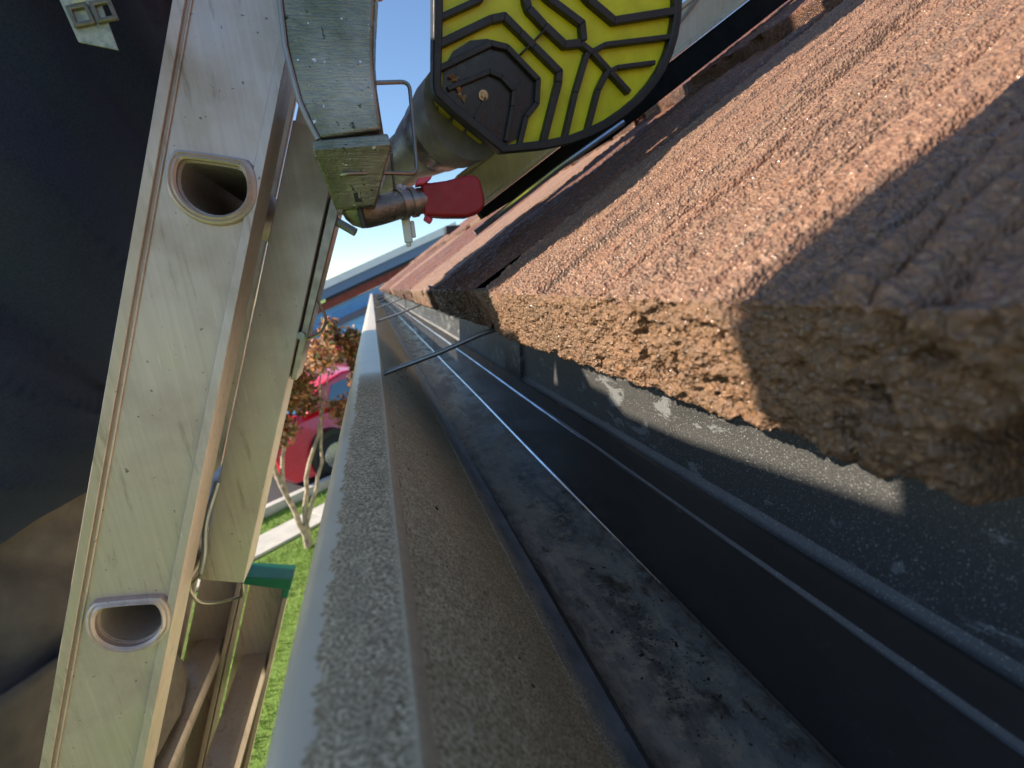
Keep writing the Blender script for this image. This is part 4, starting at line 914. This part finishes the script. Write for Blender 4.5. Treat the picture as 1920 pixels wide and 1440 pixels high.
for a in (-1.30, 1.32):
    for sgn in (-1, 1):
        mm = M(); mm.tube([cp3(a, sgn*.895, .33), cp3(a, sgn*.70, .33)], .39, 28); ar = mm.mk('wheel_arch', m_black, car, smooth=40)
        mm = M(); mm.tube([cp3(a, sgn*.66, .32), cp3(a, sgn*.70, .32), cp3(a, sgn*.88, .32), cp3(a, sgn*.91, .32)], [.30, .32, .32, .30], 28); wh = mm.mk('wheel', m_tyre, car, smooth=40)
        mm = M(); mm.tube([cp3(a, sgn*.905, .32), cp3(a, sgn*.918, .32)], [.20, .19], 20); mm.mk('hub_cap', m_rim, wh, smooth=30)
m_tail = simple('tail_lamp', (.45, .01, .03), .15, 0, .05, 5)
mm = M(); mm.hexa([cp3(-1.66, -.62, 1.03), cp3(-1.66, .62, 1.03), cp3(-1.30, .56, 1.34), cp3(-1.30, -.56, 1.34), cp3(-1.60, -.62, 1.01), cp3(-1.60, .62, 1.01), cp3(-1.24, .56, 1.32), cp3(-1.24, -.56, 1.32)]); mm.mk('rear_window', m_glass, car, bevel=.004)
for sgn in (-1, 1):
    mm = M(); mm.hexa([cp3(-2.19, sgn*.50, .70), cp3(-1.90, sgn*.86, .70), cp3(-1.90, sgn*.80, .70), cp3(-2.10, sgn*.48, .70), cp3(-2.17, sgn*.48, .86), cp3(-1.90, sgn*.81, .86), cp3(-1.90, sgn*.76, .86), cp3(-2.08, sgn*.46, .86)]); mm.mk('tail_light', m_tail, car, bevel=.008)
for sgn in (-1, 1):
    mm = M(); mm.hexa([cp3(1.93, sgn*.58, .60), cp3(2.15, sgn*.58, .58), cp3(2.12, sgn*.86, .58), cp3(1.85, sgn*.905, .60), cp3(1.93, sgn*.58, .76), cp3(2.14, sgn*.58, .72), cp3(2.08, sgn*.86, .72), cp3(1.85, sgn*.905, .76)]); mm.mk('headlight', m_lamp, car, bevel=.02)
    for a in (-.15, -.95):
        mm = M(); mm.tube([cp3(a, sgn*.905, .80), cp3(a, sgn*.925, .80), cp3(a+.16, sgn*.925, .80), cp3(a+.16, sgn*.905, .80)], .012, 8); mm.mk('door_handle', m_chrome, car)
    for a in (-.40, .78, -1.1):
        mm = M(); mm.hexa([cp3(a, sgn*.899, .30), cp3(a+.012, sgn*.899, .30), cp3(a+.012, sgn*.903, .30), cp3(a, sgn*.903, .30), cp3(a, sgn*.899, .86), cp3(a+.012, sgn*.899, .86), cp3(a+.012, sgn*.903, .86), cp3(a, sgn*.903, .86)]); mm.mk('door_gap', m_black, car, smooth=0)
    mm = M(); mm.hexa([cp3(-1.0, sgn*.90, .13), cp3(1.0, sgn*.90, .13), cp3(1.0, sgn*.93, .13), cp3(-1.0, sgn*.93, .13), cp3(-1.0, sgn*.90, .31), cp3(1.0, sgn*.90, .31), cp3(1.0, sgn*.92, .31), cp3(-1.0, sgn*.92, .31)]); mm.mk('side_sill', m_redp, car, bevel=.01)
    mm = M(); mm.tube([cp3(.62, sgn*.86, .98), cp3(.66, sgn*1.02, 1.02)], [.03, .07], 12); mm.mk('mirror', m_redp, car, smooth=50)

# ------------------------------------------------------------------ blue house across the street (gable end towards us)
hb_ = empty('blue_house', (-1.2, 18, -H), 'blue sided house across the street with pale sloping roof and red brick band', 'house')
m_siding = simple('blue_siding', (.13, .33, .62), .6, 0, .06, 3); m_sidepale = simple('pale_blue_siding', (.28, .60, .88), .6, 0, .05, 3)
m_brickr = simple('red_brick_band', (.30, .07, .05), .8, 0, .25, 8); m_slate = simple('slate_blue_fascia', (.15, .22, .33), .6)
m_pale = simple('pale_roof', (.86, .84, .80), .6, 0, .05, 5); m_shad = simple('grey_shade', (.16, .15, .18), .7)
m_navy = simple('navy_shadow', (.02, .03, .05), .4)
YH = 17.; t18 = .345
def hz(x, base): return base+(x-(-1.7))*t18
def band(nm, x0, x1, b0, b1, ya, mat, yb=None, sm=0):
    mm = M(); yb = yb or YH+.3
    mm.hexa([(x0, ya, hz(x0, b0)), (x1, ya, hz(x1, b0)), (x1, yb, hz(x1, b0)), (x0, yb, hz(x0, b0)), (x0, ya, hz(x0, b1)), (x1, ya, hz(x1, b1)), (x1, yb, hz(x1, b1)), (x0, yb, hz(x0, b1))]); return mm.mk(nm, mat, hb_, smooth=sm)
XL, XR = -7.5, 3.0
band('roof', XL, XR, .02, .25, YH-.45, m_pale, YH+9)
band('fascia', XL, XR, -.26, .018, YH-.40, m_slate, YH+.2)
band('shadow_strip', -1.5, XR, -.36, -.262, YH-.12, m_navy, YH+.2)  # navy strip painted as the shadow below the fascia
band('brick_band', XL, XR, -.62, -.362, YH-.10, m_brickr, YH+.2)
for k in range(4): band('siding_board', XL, XR, -1.06+.11*k, -.955+.11*k, YH-.06+.004*k, m_siding, YH+.2)
band('shade_band', XL, XR, -1.28, -1.062, YH-.14, m_shad, YH+.2)  # dark grey strip painted as shade below the siding boards
mm = M(); x0, x1 = XL+.1, XR
mm.hexa([(x0, YH, -H), (x1, YH, -H), (x1, YH+8, -H), (x0, YH+8, -H), (x0, YH, hz(x0, -1.05) if hz(x0, -1.05) > -H+.2 else -H+.2), (x1, YH, hz(x1, -1.2)), (x1, YH+8, hz(x1, -1.2)), (x0, YH+8, hz(x0, -1.05) if hz(x0, -1.05) > -H+.2 else -H+.2)]); mm.mk('wall', m_sidepale, hb_, smooth=0)
mm = M(); 
for k in range(9):
    pass
# individual lap boards of the wall in view
for k in range(9):
    z = -H+.25*k+.1
    if z+.235 > hz(-2.6, -1.3)+.9: break
    q = M(); q.box((-3.4, YH-.032+.0*k, z), (x1, YH-.006, z+.235)); q.mk('wall_board', m_sidepale, hb_, bevel=.01, smooth=0)
# tiled roof end beyond the gutter: small ridge vent slot on the far tiles
mm = M(); p = E0+SL*.62+NM*.022
mm.box((p[0]-.05, 3.4, p[2]-.02), (p[0]+.05, 3.5, p[2]+.03)); mm.mk('roof_vent', m_black, house, bevel=.004)
# background trees beyond the blue house
for i, (x, y, h_, rr) in enumerate([(-9, 26, 5.2, 2.3), (-13.5, 22, 6.2, 2.6), (8, 30, 6.0, 2.6)]):
    t_ = empty('broadleaf_tree', (x, y, -H), ['dark green tree left of the blue house', 'tall dark green tree far left beyond the street', 'dark green tree behind the tiled roof'][i], 'tree')
    mm = M(); b_ = np.array([x, y, -H]); mm.tube([b_, b_+[.1, 0, h_*.3], b_+[0, .1, h_*.65]], [.2, .15, .06], 10); mm.mk('trunk', m_bark, t_)
    cc = [(b_+[rng.uniform(-1, 1)*rr*.6, rng.uniform(-1, 1)*rr*.6, h_*rng.uniform(.45, .85)], (rr*.42, rr*.42, rr*.36)) for _ in range(16)]
    leaves('crown', [lm[2], leafm('leaf_dark', (.04, .07, .02))], 5000, cc, t_, .16, [.5, .5])
